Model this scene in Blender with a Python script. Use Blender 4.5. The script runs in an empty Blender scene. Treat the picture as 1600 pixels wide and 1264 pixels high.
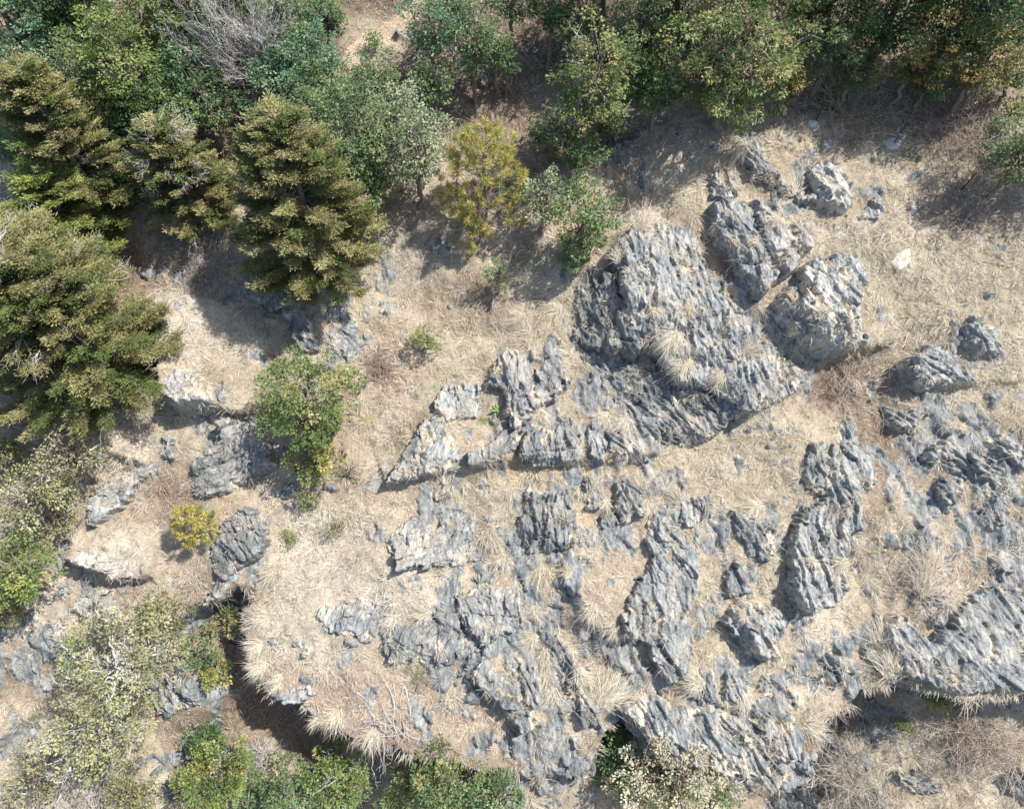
import bpy, math
import numpy as np

# ------------------------------------------------------------------ camera, sky, sun, exposure
SC = bpy.context.scene
F_PX = 1120.0                      # focal length in pixels of the 1600 px wide picture
DIST = 22.5
PITCH = math.radians(57.0)         # looking down by 57 degrees
TILT = math.radians(25.0)          # mean steepness of the hillside
VD = np.array([0.0, math.cos(PITCH), -math.sin(PITCH)])
VU = np.array([0.0, math.sin(PITCH), math.cos(PITCH)])
CAM = -DIST * VD
cam_data = bpy.data.cameras.new("camera")
cam = bpy.data.objects.new("camera", cam_data)
SC.collection.objects.link(cam)
cam.location = CAM
cam.rotation_euler = (math.pi / 2 - PITCH, 0, 0)
cam_data.sensor_width = 36.0
cam_data.lens = F_PX / 1600.0 * 36.0
cam_data.clip_start = 0.1
cam_data.clip_end = 2000.0
SC.camera = cam

EU = np.array([1.0, 0.0, 0.0])
EV = np.array([0.0, math.cos(TILT), math.sin(TILT)])
EN = np.array([0.0, -math.sin(TILT), math.cos(TILT)])
_s = np.array([0.66, 0.55, 1.0]); _s /= np.linalg.norm(_s)      # towards the sun in hillside axes
SUN = _s[0] * EU + _s[1] * EV + _s[2] * EN
SUN_EL = math.asin(SUN[2]); SUN_AZ = math.atan2(SUN[0], SUN[1])

world = bpy.data.worlds.new("World")
SC.world = world
world.use_nodes = True
wn = world.node_tree
wn.nodes.clear()
w_out = wn.nodes.new("ShaderNodeOutputWorld")
w_bg = wn.nodes.new("ShaderNodeBackground")
w_sky = wn.nodes.new("ShaderNodeTexSky")
w_sky.sky_type = 'NISHITA'
w_sky.sun_disc = False
w_sky.sun_elevation = SUN_EL
w_sky.sun_rotation = SUN_AZ
w_sky.air_density = 1.0
w_sky.dust_density = 1.2
w_sky.ozone_density = 1.0
w_bg.inputs['Strength'].default_value = 0.125
wn.links.new(w_sky.outputs[0], w_bg.inputs[0])
wn.links.new(w_bg.outputs[0], w_out.inputs[0])

sd_ = bpy.data.lights.new("sun", 'SUN')
sd_.energy = 4.7
sd_.angle = math.radians(0.6)
sd_.color = (1.0, 0.95, 0.87)
sun = bpy.data.objects.new("sun", sd_)
SC.collection.objects.link(sun)
from mathutils import Vector
sun.rotation_euler = Vector(SUN).to_track_quat('Z', 'Y').to_euler()
SC.view_settings.view_transform = 'Standard'
SC.view_settings.look = 'None'
SC.view_settings.exposure = 0.66
SC.view_settings.gamma = 1.0
SC.cycles.max_bounces = 6
SC.cycles.diffuse_bounces = 3
SC.cycles.transmission_bounces = 3
SC.cycles.transparent_max_bounces = 4
SC.cycles.use_denoising = True
SC.cycles.denoiser = 'OPENIMAGEDENOISE'
SC.cycles.denoising_input_passes = 'RGB_ALBEDO_NORMAL'

# ------------------------------------------------------------------ noise
def _hash(ix, iy, seed):
    h = (ix.astype(np.int64) * 374761393 + iy.astype(np.int64) * 668265263 + seed * 974634777) & 0xFFFFFFFF
    h = ((h ^ (h >> 13)) * 1274126177) & 0xFFFFFFFF
    h = ((h ^ (h >> 16)) * 2246822519) & 0xFFFFFFFF
    return (h ^ (h >> 15)) & 0xFFFFFFFF

def rnd2(ix, iy, seed):
    return _hash(np.asarray(ix), np.asarray(iy), seed).astype(np.float64) / 4294967295.0

def perlin(x, y, seed=0):
    x = np.asarray(x, float); y = np.asarray(y, float)
    x0 = np.floor(x); y0 = np.floor(y); fx = x - x0; fy = y - y0
    ux = fx * fx * fx * (fx * (fx * 6 - 15) + 10); uy = fy * fy * fy * (fy * (fy * 6 - 15) + 10)
    def g(dx, dy):
        a = rnd2(x0 + dx, y0 + dy, seed) * (2 * math.pi)
        return np.cos(a) * (fx - dx) + np.sin(a) * (fy - dy)
    a = g(0, 0) * (1 - ux) + g(1, 0) * ux
    b = g(0, 1) * (1 - ux) + g(1, 1) * ux
    return (a * (1 - uy) + b * uy) * 1.5

def fbm(x, y, seed=0, octs=4, gain=0.5):
    t = 0; a = 1.0; f = 1.0; n = 0
    for i in range(octs):
        t = t + a * perlin(x * f, y * f, seed + i * 17); n += a
        a *= gain; f *= 2.03
    return t / n * 1.4

def sstep(a, b, x):
    t = np.clip((x - a) / (b - a), 0, 1)
    return t * t * (3 - 2 * t)

def saw(x):
    f = x - np.floor(x)
    return np.where(f < 0.90, f / 0.90, (1 - f) / 0.10)

def facets(a, b, ca, cb, seed, amp, slope):
    """irregular flat-topped blocks: every Voronoi cell has its own height and its own tilt"""
    x = a / ca; y = b / cb
    x0 = np.floor(x); y0 = np.floor(y)
    best = np.full(np.shape(x), 1e9); hh = np.zeros(np.shape(x))
    for dx in (-1, 0, 1):
        for dy in (-1, 0, 1):
            cx = x0 + dx; cy = y0 + dy
            px = cx + rnd2(cx, cy, seed); py = cy + rnd2(cx, cy, seed + 1)
            ex = x - px; ey = y - py
            d = ex * ex + ey * ey
            h = amp * (rnd2(cx, cy, seed + 2) - .5) * 2 + slope * ((rnd2(cx, cy, seed + 3) - .5) * ex * ca + (rnd2(cx, cy, seed + 4) - .62) * ey * cb) * 2
            m = d < best
            hh = np.where(m, h, hh); best = np.where(m, d, best)
    return hh

def strata(u, v, theta, seed, big=1.0, jitter=1.0):
    """Layered slate: ramps that end in small steep steps facing down and to the shaded side, broken along the strike."""
    th = math.radians(theta + 16 * (float(rnd2(np.array(seed), np.array(5), 7)) - .5))
    fs = .72 + .75 * float(rnd2(np.array(seed), np.array(9), 8)) ** 1.5
    u = u * fs; v = v * fs
    l = u * math.cos(th) + v * math.sin(th)
    s = -u * math.sin(th) + v * math.cos(th)
    s = s + 0.20 * fbm(u / 1.3, v / 1.3, seed, 2) * jitter + 0.02 * perlin(u / .2, v / .2, seed + 5) * jitter
    h = 0
    wl = l + .10 * perlin(u / .5, v / .5, seed + 60)
    ws = s + .03 * perlin(u / .3, v / .3, seed + 61)
    h = facets(wl, ws, 1.1, .34, seed + 200, .060 * big, .22) + facets(wl, ws, .45, .14, seed + 210, .028, .25) + facets(wl, ws, .17, .07, seed + 220, .007, .15)
    for lam, A, k in ((0.50, 0.085 * big, 6.0), (0.17, 0.036 * min(1, big + .2), 6.0), (0.072, 0.016, 7.0)):
        q = s / lam + 0.9 * perlin(l / (lam * k), s / (lam * 2.2), seed + int(lam * 100))
        iq = np.floor(q)
        il = np.floor(l / (lam * k * .6) + rnd2(iq, iq * 0 + 3, seed + 9) * 7 + 0.4 * perlin(u / (lam * 1.5), v / (lam * 1.5), seed + 31))
        h = h + A * saw(q) * (0.45 + 0.9 * rnd2(iq, il, seed + 2)) + A * 0.55 * rnd2(iq, il, seed + 4)
    h = h + 0.016 * fbm(u / .35, v / .35, seed + 77, 4, .55)
    return h / fs ** .7 - 0.08 * big

# ------------------------------------------------------------------ hillside frame and picture helpers
def P3(u, v, h):
    u = np.asarray(u, float)[..., None]; v = np.asarray(v, float)[..., None]; h = np.asarray(h, float)[..., None]
    return u * EU + v * EV + h * EN

def ray(x, y):
    d = VD + (x - 800.0) / F_PX * EU - (y - 632.0) / F_PX * VU
    return d / np.linalg.norm(d)

def plane_uv(x, y):
    d = ray(x, y); t = -(CAM @ EN) / (d @ EN); p = CAM + t * d
    return p @ EU, p @ EV

GRES = 0.05
GU0, GU1, GV0, GV1 = -26.0, 26.0, -19.0, 27.0
gu = np.arange(GU0, GU1, GRES); gv = np.arange(GV0, GV1, GRES)
GU, GV = np.meshgrid(gu, gv)

def look(grid, u, v):
    x = np.clip((np.asarray(u, float) - GU0) / GRES, 0, len(gu) - 1.001)
    y = np.clip((np.asarray(v, float) - GV0) / GRES, 0, len(gv) - 1.001)
    i = x.astype(int); j = y.astype(int); a = x - i; b = y - j
    return (grid[j, i] * (1 - a) + grid[j, i + 1] * a) * (1 - b) + (grid[j + 1, i] * (1 - a) + grid[j + 1, i + 1] * a) * b

def sdist(u, v, poly):
    """signed distance to a closed polygon, positive inside"""
    u = np.asarray(u, float); v = np.asarray(v, float)
    d2 = np.full(u.shape, 1e9); inside = np.zeros(u.shape, bool)
    n = len(poly)
    for k in range(n):
        ax, ay = poly[k]; bx, by = poly[(k + 1) % n]
        ex, ey = bx - ax, by - ay
        t = np.clip(((u - ax) * ex + (v - ay) * ey) / (ex * ex + ey * ey + 1e-12), 0, 1)
        d2 = np.minimum(d2, (u - ax - t * ex) ** 2 + (v - ay - t * ey) ** 2)
        c = ((ay > v) != (by > v)) & (u < (bx - ax) * (v - ay) / (by - ay + 1e-12) + ax)
        inside ^= c
    d = np.sqrt(d2)
    return np.where(inside, d, -d)

def idw(u, v, pts, power=3.0, soft=1.0):
    num = 0; den = 0
    for (x, y, h) in pts:
        a, b = plane_uv(x, y)
        w = 1.0 / (((u - a) ** 2 + (v - b) ** 2) + soft ** 2) ** (power / 2)
        num = num + w * h; den = den + w
    return num / den

# lay of the land, metres along the hillside's normal
HI_PTS = [(200, 60, 0.3), (500, 60, 0.2), (620, 60, -.3), (800, 60, 0.0), (1100, 60, .3), (1500, 60, .2),
          (100, 350, 0), (330, 520, .2), (300, 600, .3), (480, 500, .1), (700, 380, -.1), (760, 180, -.2), (620, 560, -.3),
          (580, 680, -.35), (520, 780, -.2), (430, 800, -.3), (850, 450, -.1), (1000, 430, .5), (1110, 430, 0.1), (1200, 420, .6),
          (1080, 600, -.2), (1310, 590, -.7), (1350, 640, -.4), (1300, 500, .5), (1450, 400, .5), (1550, 500, .7), (1550, 620, .2),
          (1450, 640, .1), (1150, 720, -.2), (960, 730, -.3), (760, 640, -.2), (700, 700, .2), (700, 830, -.1), (600, 950, .3), (480, 980, .5),
          (430, 1050, .4), (560, 1100, .2), (700, 1120, .1), (800, 1150, 0), (900, 1000, 0), (1000, 950, .2), (1100, 1150, .4), (1230, 1170, .6),
          (1200, 900, .2), (1280, 1000, .3), (1350, 800, .2), (1500, 900, .2), (1550, 1030, .5), (1350, 1000, 0),
          (60, 700, -.3), (250, 700, 0), (180, 830, -.2), (360, 850, 0), (100, 950, -.4), (20, 1100, -.6)]
LOW_DEPTH = [(0, 1000, .1), (150, 900, 0), (250, 950, .5), (250, 1100, .9), (330, 930, 1.6), (360, 1010, 2.2), (430, 1120, 2.6), (560, 1190, 2.8),
             (0, 1250, .6), (150, 1230, .9), (300, 1220, 1.8), (680, 1200, 2.0), (790, 1200, .5), (860, 1200, .4), (920, 1190, 1.0), (970, 1160, 2.6),
             (1060, 1210, 3.0), (1150, 1250, 3.4), (1250, 1240, 4.6), (1310, 1130, 3.6), (1400, 1100, 3.0), (1340, 1090, 4.2), (1500, 1120, 2.2), (1600, 1120, 1.8),
             (1450, 1230, 2.4), (1250, 1400, 4.0), (700, 1400, 3), (300, 1400, 2.2), (1600, 1350, 3)]
CLIFF_PX = [(345, 925), (372, 915), (400, 925), (388, 962), (385, 990), (396, 1045), (435, 1092), (480, 1094), (500, 1128), (560, 1152), (620, 1167),
            (660, 1182), (760, 1202), (840, 1215), (920, 1205), (945, 1140), (970, 1120), (1005, 1160), (1065, 1190), (1130, 1208),
            (1188, 1216), (1211, 1234), (1240, 1222), (1267, 1210), (1268, 1165), (1283, 1115), (1318, 1108), (1345, 1080),
            (1405, 1062), (1440, 1078), (1500, 1085), (1640, 1076)]
CLIFF = [plane_uv(*p) for p in CLIFF_PX]
LOWPOLY = CLIFF + [plane_uv(1700, 1075), (30, -12), (30, -30), (-40, -30), (-40, -12), plane_uv(-50, 1180), plane_uv(150, 1000), plane_uv(280, 960)]

H_HI = idw(GU, GV, HI_PTS, 4.0, 0.8)
H_HI = H_HI + 0.28 * perlin(GU / 6, GV / 6, 1) + 0.20 * perlin(GU / 2.3, GV / 2.3, 2) + 0.09 * fbm(GU / .9, GV / .9, 3, 3)
# banks: patches of ground that end in a small sharp drop along one side (outline, edge, rise, reach in metres)
BANKS = [([(258,465),(262,590),(272,630),(300,648),(335,642),(400,655),(430,560),(380,470)], [(258,465),(262,590),(272,630),(300,648),(335,642)], .85, 1.7),
         ([(103,873),(125,800),(190,795),(250,850),(243,905),(185,910),(150,893)], [(103,873),(150,893),(185,910),(243,905)], .55, 1.1),
         ([(604,760),(560,660),(800,600),(1030,640),(1040,712),(905,728),(815,718),(735,735)], [(604,760),(735,735),(815,718),(905,728),(1040,712)], .24, 1.0),
         ([(985,1000),(925,975),(870,900),(900,800),(1000,820),(990,900)], [(870,900),(925,975),(985,1000)], .40, .9),
         ([(1140,960),(1150,870),(1230,880),(1240,960),(1215,1030),(1170,1020)], [(1140,960),(1170,1020),(1215,1030)], .35, .9),
         ([(735,1050),(760,1000),(850,1010),(850,1130),(815,1145),(780,1105)], [(735,1050),(780,1105),(815,1145)], .45, .8),
         ([(1395,585),(1440,530),(1560,500),(1600,600),(1440,610)], [(1395,585),(1440,610),(1600,600)], .2, .9),
         ([(1205,470),(1270,400),(1370,400),(1400,540),(1320,562),(1262,555)], [(1205,470),(1262,555),(1320,562),(1400,545)], .5, .9),
         ([(30,640),(150,620),(240,660),(235,730),(200,720),(100,690)], [(100,690),(200,720),(235,730)], .35, .8)]
for _po, _ed, _r, _len in BANKS:
    _p = [plane_uv(*q) for q in _po]; _e = [plane_uv(*q) for q in _ed]
    _s1 = sdist(GU, GV, _p) + .09 * fbm(GU / .5, GV / .5, 71, 3)
    _d1 = -sdist(GU, GV, _e + _e[::-1][1:-1]); _d1 = np.abs(_d1)
    H_HI = H_HI + _r * sstep(-.04, .16, _s1) * np.exp(-(_d1 / _len) ** 2)
_dep = np.maximum(idw(GU, GV, LOW_DEPTH, 4.0, .5), 0)
_sd = sdist(GU, GV, LOWPOLY) + 0.14 * fbm(GU / .7, GV / .7, 8, 3)
LOWM = sstep(-0.05, 0.35, _sd) * sstep(0.0, 0.9, _dep)
_dep = _dep * 1.35
H_LO = H_HI - _dep * (0.86 + 0.14 * sstep(0.3, 2.5, _sd))
H = H_HI * (1 - sstep(-0.05, 0.35, _sd)) + H_LO * sstep(-0.05, 0.35, _sd)

# bedrock that lies bare in the soil (x, y, radius px, amount, strike)
BARE = [(830, 930, 110, .8), (760, 1000, 130, .8), (900, 1060, 120, .7), (1000, 1110, 90, .8), (1150, 1130, 110, .9), (1080, 820, 80, .5), (980, 800, 90, .6),
        (700, 830, 90, .5), (1490, 720, 120, .9), (1560, 800, 100, .9), (1450, 830, 80, .5), (1300, 1050, 70, .7), (1390, 1000, 60, .7),
        (930, 650, 110, .8), (1010, 640, 100, .9), (1100, 530, 110, .9), (880, 560, 60, .6), (1280, 480, 90, .6), (1400, 290, 50, .4), (1180, 260, 60, .4),
        (540, 990, 80, .3), (440, 1000, 60, .1), (430, 450, 70, .7), (300, 450, 60, .5), (540, 510, 60, .6), (150, 930, 70, .5), (260, 1090, 60, .5),
        (860, 1190, 90, .9), (1230, 1250, 80, 1.2), (1430, 1200, 70, .6), (1270, 740, 60, .6), (1180, 980, 90, .6), (400, 860, 60, .4), (480, 1130, 60, .5),
        (0, 330, 50, .8), (20, 1040, 70, .8), (270, 1220, 60, .7), (970, 240, 50, .6), (640, 390, 60, .35), (700, 950, 70, .5), (1120, 1050, 80, .5), (1000, 740, 120, .55), (880, 800, 100, .55), (1080, 930, 90, .5), (1180, 850, 90, .5), (950, 560, 70, .7), (740, 700, 70, .5), (1200, 650, 70, .5), (1330, 900, 80, .5), (1500, 640, 80, .45), (1230, 310, 80, .5), (1330, 330, 70, .4), (1160, 500, 70, .8), (1250, 560, 60, .6), (640, 1000, 90, .4), (560, 930, 70, .25), (330, 700, 80, .5), (130, 900, 80, .5)]
bz = np.zeros_like(GU)
for (x, y, r, a) in BARE:
    p, q = plane_uv(x, y); R = r / 50.0
    bz = np.maximum(bz, a * np.exp(-((GU - p) ** 2 + (GV - q) ** 2) / (R * R) * 0.8))
_n = fbm(GU / .75, GV / .95, 21, 4, .55)
BAREM = sstep(0.02, 0.20, _n * 0.95 + bz - 0.43)
BAREM = np.maximum(BAREM, sstep(.1, .25, sstep(-0.02, 0.1, _sd) * (1 - sstep(.35, .7, _sd)) * sstep(.6, 1.2, _dep)))
_st = strata(GU, GV, 112, 40)
H = H + BAREM * (_st * 0.9 + 0.02) + (1 - BAREM) * (0.045 * perlin(GU / .28, GV / .28, 5) + 0.02 * perlin(GU / .11, GV / .11, 6))
TOPH = H.copy()                    # ground with the rocks on it, filled in as rocks are built
ROCKM = BAREM.copy()

def surf_hit(x, y, up=0.0, grid=None):
    """the point whose vertical shift by `up` metres is seen at pixel (x, y)"""
    g = H if grid is None else grid
    d = ray(x, y)
    t = np.arange(8.0, 70.0, 0.03)
    p = CAM + t[:, None] * d
    p[:, 2] -= up
    u, v, h = p @ EU, p @ EV, p @ EN
    below = h < look(g, u, v)
    k = int(np.argmax(below)) if below.any() else len(t) - 1
    return float(u[k]), float(v[k]), float(look(g, u[k], v[k])), float(t[k])

# ------------------------------------------------------------------ objects
def mesh_from(name, verts, faces_list, mat, col=None, parent=None, smooth=False, loc=None):
    """faces_list: list of (n,k) index arrays"""
    me = bpy.data.meshes.new(name)
    verts = np.asarray(verts, np.float32)
    if loc is not None:
        verts = verts - np.asarray(loc, np.float32)
    me.vertices.add(len(verts))
    me.vertices.foreach_set("co", verts.ravel())
    fl = [f for f in faces_list if len(f)]
    nl = sum(f.size for f in fl); nf = sum(len(f) for f in fl)
    me.loops.add(nl)
    me.loops.foreach_set("vertex_index", np.concatenate([f.ravel() for f in fl]).astype(np.int32))
    me.polygons.add(nf)
    starts = []; s0 = 0
    for f in fl:
        starts.append(s0 + np.arange(len(f)) * f.shape[1]); s0 += f.size
    me.polygons.foreach_set("loop_start", np.concatenate(starts).astype(np.int32))
    me.update(calc_edges=True)
    if smooth:
        me.polygons.foreach_set("use_smooth", np.ones(nf, bool))
    if col is not None:
        ca = me.color_attributes.new("col", 'FLOAT_COLOR', 'POINT')
        c4 = np.ones((len(verts), 4), np.float32); c4[:, :3] = col
        ca.data.foreach_set("color", c4.ravel())
    me.materials.append(mat)
    o = bpy.data.objects.new(name, me)
    SC.collection.objects.link(o)
    if loc is not None and parent is None:
        o.location = loc
    if parent is not None:
        o.parent = parent
    return o

def tag(o, label=None, cat=None, group=None, kind=None):
    if label: o["label"] = label
    if cat: o["category"] = cat
    if group: o["group"] = group
    if kind: o["kind"] = kind
    return o

def empty(name, loc, label, cat, group=None):
    o = bpy.data.objects.new(name, None)
    o.empty_display_size = 0.3
    o.location = loc
    SC.collection.objects.link(o)
    return tag(o, label, cat, group)

class MB:
    def __init__(s): s.v = []; s.q = []; s.t = []; s.c = []; s.n = 0
    def add(s, v, q=None, t=None, c=None):
        v = np.asarray(v, float).reshape(-1, 3)
        s.v.append(v)
        if q is not None and len(q): s.q.append(np.asarray(q) + s.n)
        if t is not None and len(t): s.t.append(np.asarray(t) + s.n)
        if c is None: c = (.5, .5, .5)
        s.c.append(np.broadcast_to(np.asarray(c, float), (len(v), 3)))
        s.n += len(v)
    def build(s, name, mat, parent=None, loc=None, smooth=False):
        fl = []
        if s.q: fl.append(np.concatenate(s.q))
        if s.t: fl.append(np.concatenate(s.t))
        return mesh_from(name, np.concatenate(s.v), fl, mat, np.concatenate(s.c), parent, smooth, loc)

def norm(a):
    return a / (np.linalg.norm(a, axis=-1, keepdims=True) + 1e-9)

def kites(mb, P, D, S, L, W, col, bend=None):
    """n little blades/leaves: base P, direction D, side S, length L, width W"""
    n = len(P); L = np.broadcast_to(L, (n,))[:, None]; W = np.broadcast_to(W, (n,))[:, None]
    tip = P + D * L
    mid = P + D * L * 0.5
    if bend is not None:
        tip = tip + bend; mid = mid + bend * 0.22
    v = np.stack([P, mid + S * W / 2, tip, mid - S * W / 2], 1).reshape(-1, 3)
    q = (np.arange(n)[:, None] * 4 + np.arange(4)[None])
    c = np.repeat(np.broadcast_to(col, (n, 3)), 4, 0)
    mb.add(v, q=q, c=c)

def tube(mb, pts, rad, sides=5, col=(.3, .25, .2)):
    pts = np.asarray(pts, float); n = len(pts)
    rad = np.broadcast_to(rad, (n,))
    d = norm(np.gradient(pts, axis=0))
    ref = np.where(np.abs(d[:, 2:3]) > .9, np.array([[1., 0, 0]]), np.array([[0, 0, 1.]]))
    a = norm(np.cross(d, ref)); b = np.cross(d, a)
    ang = np.arange(sides) / sides * 2 * math.pi
    ring = pts[:, None] + rad[:, None, None] * (np.cos(ang)[None, :, None] * a[:, None] + np.sin(ang)[None, :, None] * b[:, None])
    q = []
    i = np.arange(n - 1)[:, None] * sides; j = np.arange(sides)[None]; jn = (j + 1) % sides
    q = np.stack([i + j, i + jn, i + sides + jn, i + sides + j], -1).reshape(-1, 4)
    caps = [[k for k in range(sides)][::-1][m] for m in range(sides)]
    t = [(0, k + 1, k) for k in range(1, sides - 1)] + [((n - 1) * sides, (n - 1) * sides + k, (n - 1) * sides + k + 1) for k in range(1, sides - 1)]
    mb.add(ring.reshape(-1, 3), q=q, t=np.array(t), c=col)

# ------------------------------------------------------------------ materials
def new_mat(name):
    m = bpy.data.materials.new(name); m.use_nodes = True
    nt = m.node_tree; nt.nodes.clear()
    return m, nt, nt.nodes.new("ShaderNodeOutputMaterial")

def N(nt, t, **kw):
    n = nt.nodes.new(t)
    for k, v in kw.items(): setattr(n, k, v)
    return n

def mixmul(nt, a, b, fac=1.0):
    m = N(nt, "ShaderNodeMix", data_type='RGBA', blend_type='MULTIPLY'); m.inputs[0].default_value = fac
    nt.links.new(a, m.inputs[6]); nt.links.new(b, m.inputs[7]); return m.outputs[2]

def ramp(nt, fac, stops):
    r = N(nt, "ShaderNodeValToRGB"); nt.links.new(fac, r.inputs[0])
    e = r.color_ramp.elements
    while len(e) < len(stops): e.new(0.5)
    for el, (p, c) in zip(e, stops): el.position = p; el.color = (*c, 1)
    return r.outputs[0]

def noise(nt, scale, detail=4, rough=.6, vec=None, dist=0.0):
    n = N(nt, "ShaderNodeTexNoise"); n.inputs['Scale'].default_value = scale
    n.inputs['Detail'].default_value = detail; n.inputs['Roughness'].default_value = rough; n.inputs['Distortion'].default_value = dist
    if vec is not None: nt.links.new(vec, n.inputs['Vector'])
    return n.outputs[0]

def geo_pos(nt):
    return N(nt, "ShaderNodeNewGeometry").outputs['Position']

def leaf_mat(name, trans=0.3, rough=.55, spec=.3):
    m, nt, out = new_mat(name)
    a = N(nt, "ShaderNodeAttribute", attribute_name="col")
    p = N(nt, "ShaderNodeBsdfPrincipled"); p.inputs['Roughness'].default_value = rough
    p.inputs['Specular IOR Level'].default_value = spec
    nt.links.new(a.outputs['Color'], p.inputs['Base Color'])
    t = N(nt, "ShaderNodeBsdfTranslucent")
    nt.links.new(a.outputs['Color'], t.inputs['Color'])
    mx = N(nt, "ShaderNodeMixShader"); mx.inputs[0].default_value = trans
    nt.links.new(p.outputs[0], mx.inputs[1]); nt.links.new(t.outputs[0], mx.inputs[2])
    nt.links.new(mx.outputs[0], out.inputs[0]); return m

def simple_mat(name, scale=12, lo=.7, hi=1.2, rough=.85, bump=.3, metal=0.0):
    m, nt, out = new_mat(name)
    a = N(nt, "ShaderNodeAttribute", attribute_name="col")
    p = N(nt, "ShaderNodeBsdfPrincipled"); p.inputs['Roughness'].default_value = rough; p.inputs['Metallic'].default_value = metal
    pos = geo_pos(nt)
    nz = noise(nt, scale, 5, .65, pos)
    c = mixmul(nt, a.outputs['Color'], ramp(nt, nz, [(.3, (lo,) * 3), (.7, (hi,) * 3)]))
    nt.links.new(c, p.inputs['Base Color'])
    b = N(nt, "ShaderNodeBump"); b.inputs['Strength'].default_value = bump; b.inputs['Distance'].default_value = 0.02
    nt.links.new(nz, b.inputs['Height']); nt.links.new(b.outputs[0], p.inputs['Normal'])
    nt.links.new(p.outputs[0], out.inputs[0]); return m

def rock_mat(name):
    m, nt, out = new_mat(name)
    a = N(nt, "ShaderNodeAttribute", attribute_name="col")
    p = N(nt, "ShaderNodeBsdfPrincipled"); p.inputs['Roughness'].default_value = .62; p.inputs['Specular IOR Level'].default_value = .35
    pos = geo_pos(nt)
    mp = N(nt, "ShaderNodeMapping"); mp.inputs['Rotation'].default_value = (0, 0, math.radians(22)); mp.inputs['Scale'].default_value = (3.2, .9, 1.6)
    nt.links.new(pos, mp.inputs['Vector'])
    streak = noise(nt, 2.6, 8, .68, mp.outputs[0], .6)
    fine = noise(nt, 22, 6, .7, pos)
    grit = noise(nt, 75, 3, .7, pos)
    c = mixmul(nt, a.outputs['Color'], ramp(nt, streak, [(.30, (.36, .39, .42)), (.46, (.84, .87, .89)), (.60, (1.5, 1.45, 1.36)), (.74, (2.1, 2.0, 1.82))]))
    c = mixmul(nt, c, ramp(nt, fine, [(.3, (.66, .68, .72)), (.5, (1, 1, 1)), (.7, (1.3, 1.28, 1.24))]))
    c = mixmul(nt, c, ramp(nt, grit, [(.35, (.78, .78, .8)), (.65, (1.2, 1.2, 1.18))]))
    # ochre lichen and soil stains
    ln = noise(nt, 3.1, 5, .75, pos, .4)
    lm = ramp(nt, ln, [(.66, (0, 0, 0)), (.70, (1, 1, 1))])
    mx = N(nt, "ShaderNodeMix", data_type='RGBA'); nt.links.new(lm, mx.inputs[0]); nt.links.new(c, mx.inputs[6]); mx.inputs[7].default_value = (.34, .23, .13, 1)
    st = noise(nt, 1.1, 6, .7, pos)
    sm = ramp(nt, st, [(.50, (0, 0, 0)), (.66, (.62, .62, .62))])
    m2 = N(nt, "ShaderNodeMix", data_type='RGBA'); nt.links.new(sm, m2.inputs[0]); nt.links.new(mx.outputs[2], m2.inputs[6]); m2.inputs[7].default_value = (.50, .45, .385, 1)
    nt.links.new(m2.outputs[2], p.inputs['Base Color'])
    # cleavage cracks plus grain
    v = N(nt, "ShaderNodeTexVoronoi", feature='DISTANCE_TO_EDGE'); v.inputs['Scale'].default_value = 2.8
    ds = N(nt, "ShaderNodeMix", data_type='VECTOR'); ds.inputs[0].default_value = .12
    nt.links.new(mp.outputs[0], v.inputs['Vector'])
    vr = ramp(nt, v.outputs['Distance'], [(0, (0, 0, 0)), (.05, (1, 1, 1))])
    b0 = N(nt, "ShaderNodeBump"); b0.inputs['Strength'].default_value = .55; b0.inputs['Distance'].default_value = 0.025
    nt.links.new(vr, b0.inputs['Height'])
    b = N(nt, "ShaderNodeBump"); b.inputs['Strength'].default_value = .6; b.inputs['Distance'].default_value = 0.02
    nt.links.new(fine, b.inputs['Height']); nt.links.new(b0.outputs[0], b.inputs['Normal'])
    b2 = N(nt, "ShaderNodeBump"); b2.inputs['Strength'].default_value = .9; b2.inputs['Distance'].default_value = 0.05
    nt.links.new(streak, b2.inputs['Height']); nt.links.new(b.outputs[0], b2.inputs['Normal'])
    nt.links.new(b2.outputs[0], p.inputs['Normal'])
    nt.links.new(p.outputs[0], out.inputs[0]); return m

def ground_mat(name):
    m, nt, out = new_mat(name)
    a = N(nt, "ShaderNodeAttribute", attribute_name="col")
    rk = N(nt, "ShaderNodeAttribute", attribute_name="bare")
    p = N(nt, "ShaderNodeBsdfPrincipled"); p.inputs['Roughness'].default_value = .9; p.inputs['Specular IOR Level'].default_value = .15
    pos = geo_pos(nt)
    n1 = noise(nt, 1.3, 6, .65, pos); n2 = noise(nt, 14, 6, .75, pos); n3 = noise(nt, 60, 3, .7, pos)
    c = mixmul(nt, a.outputs['Color'], ramp(nt, n1, [(.3, (.75, .73, .72)), (.7, (1.18, 1.15, 1.1))]))
    c = mixmul(nt, c, ramp(nt, n2, [(.32, (.62, .6, .6)), (.5, (1, 1, 1)), (.68, (1.3, 1.28, 1.22))]))
    c = mixmul(nt, c, ramp(nt, n3, [(.3, (.7, .68, .66)), (.7, (1.25, 1.24, 1.2))]))
    nt.links.new(c, p.inputs['Base Color'])
    b = N(nt, "ShaderNodeBump"); b.inputs['Strength'].default_value = .9; b.inputs['Distance'].default_value = 0.05
    nt.links.new(n2, b.inputs['Height'])
    b2 = N(nt, "ShaderNodeBump"); b2.inputs['Strength'].default_value = .7; b2.inputs['Distance'].default_value = 0.02
    nt.links.new(n3, b2.inputs['Height']); nt.links.new(b.outputs[0], b2.inputs['Normal'])
    nt.links.new(b2.outputs[0], p.inputs['Normal'])
    nt.links.new(p.outputs[0], out.inputs[0]); return m

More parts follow.
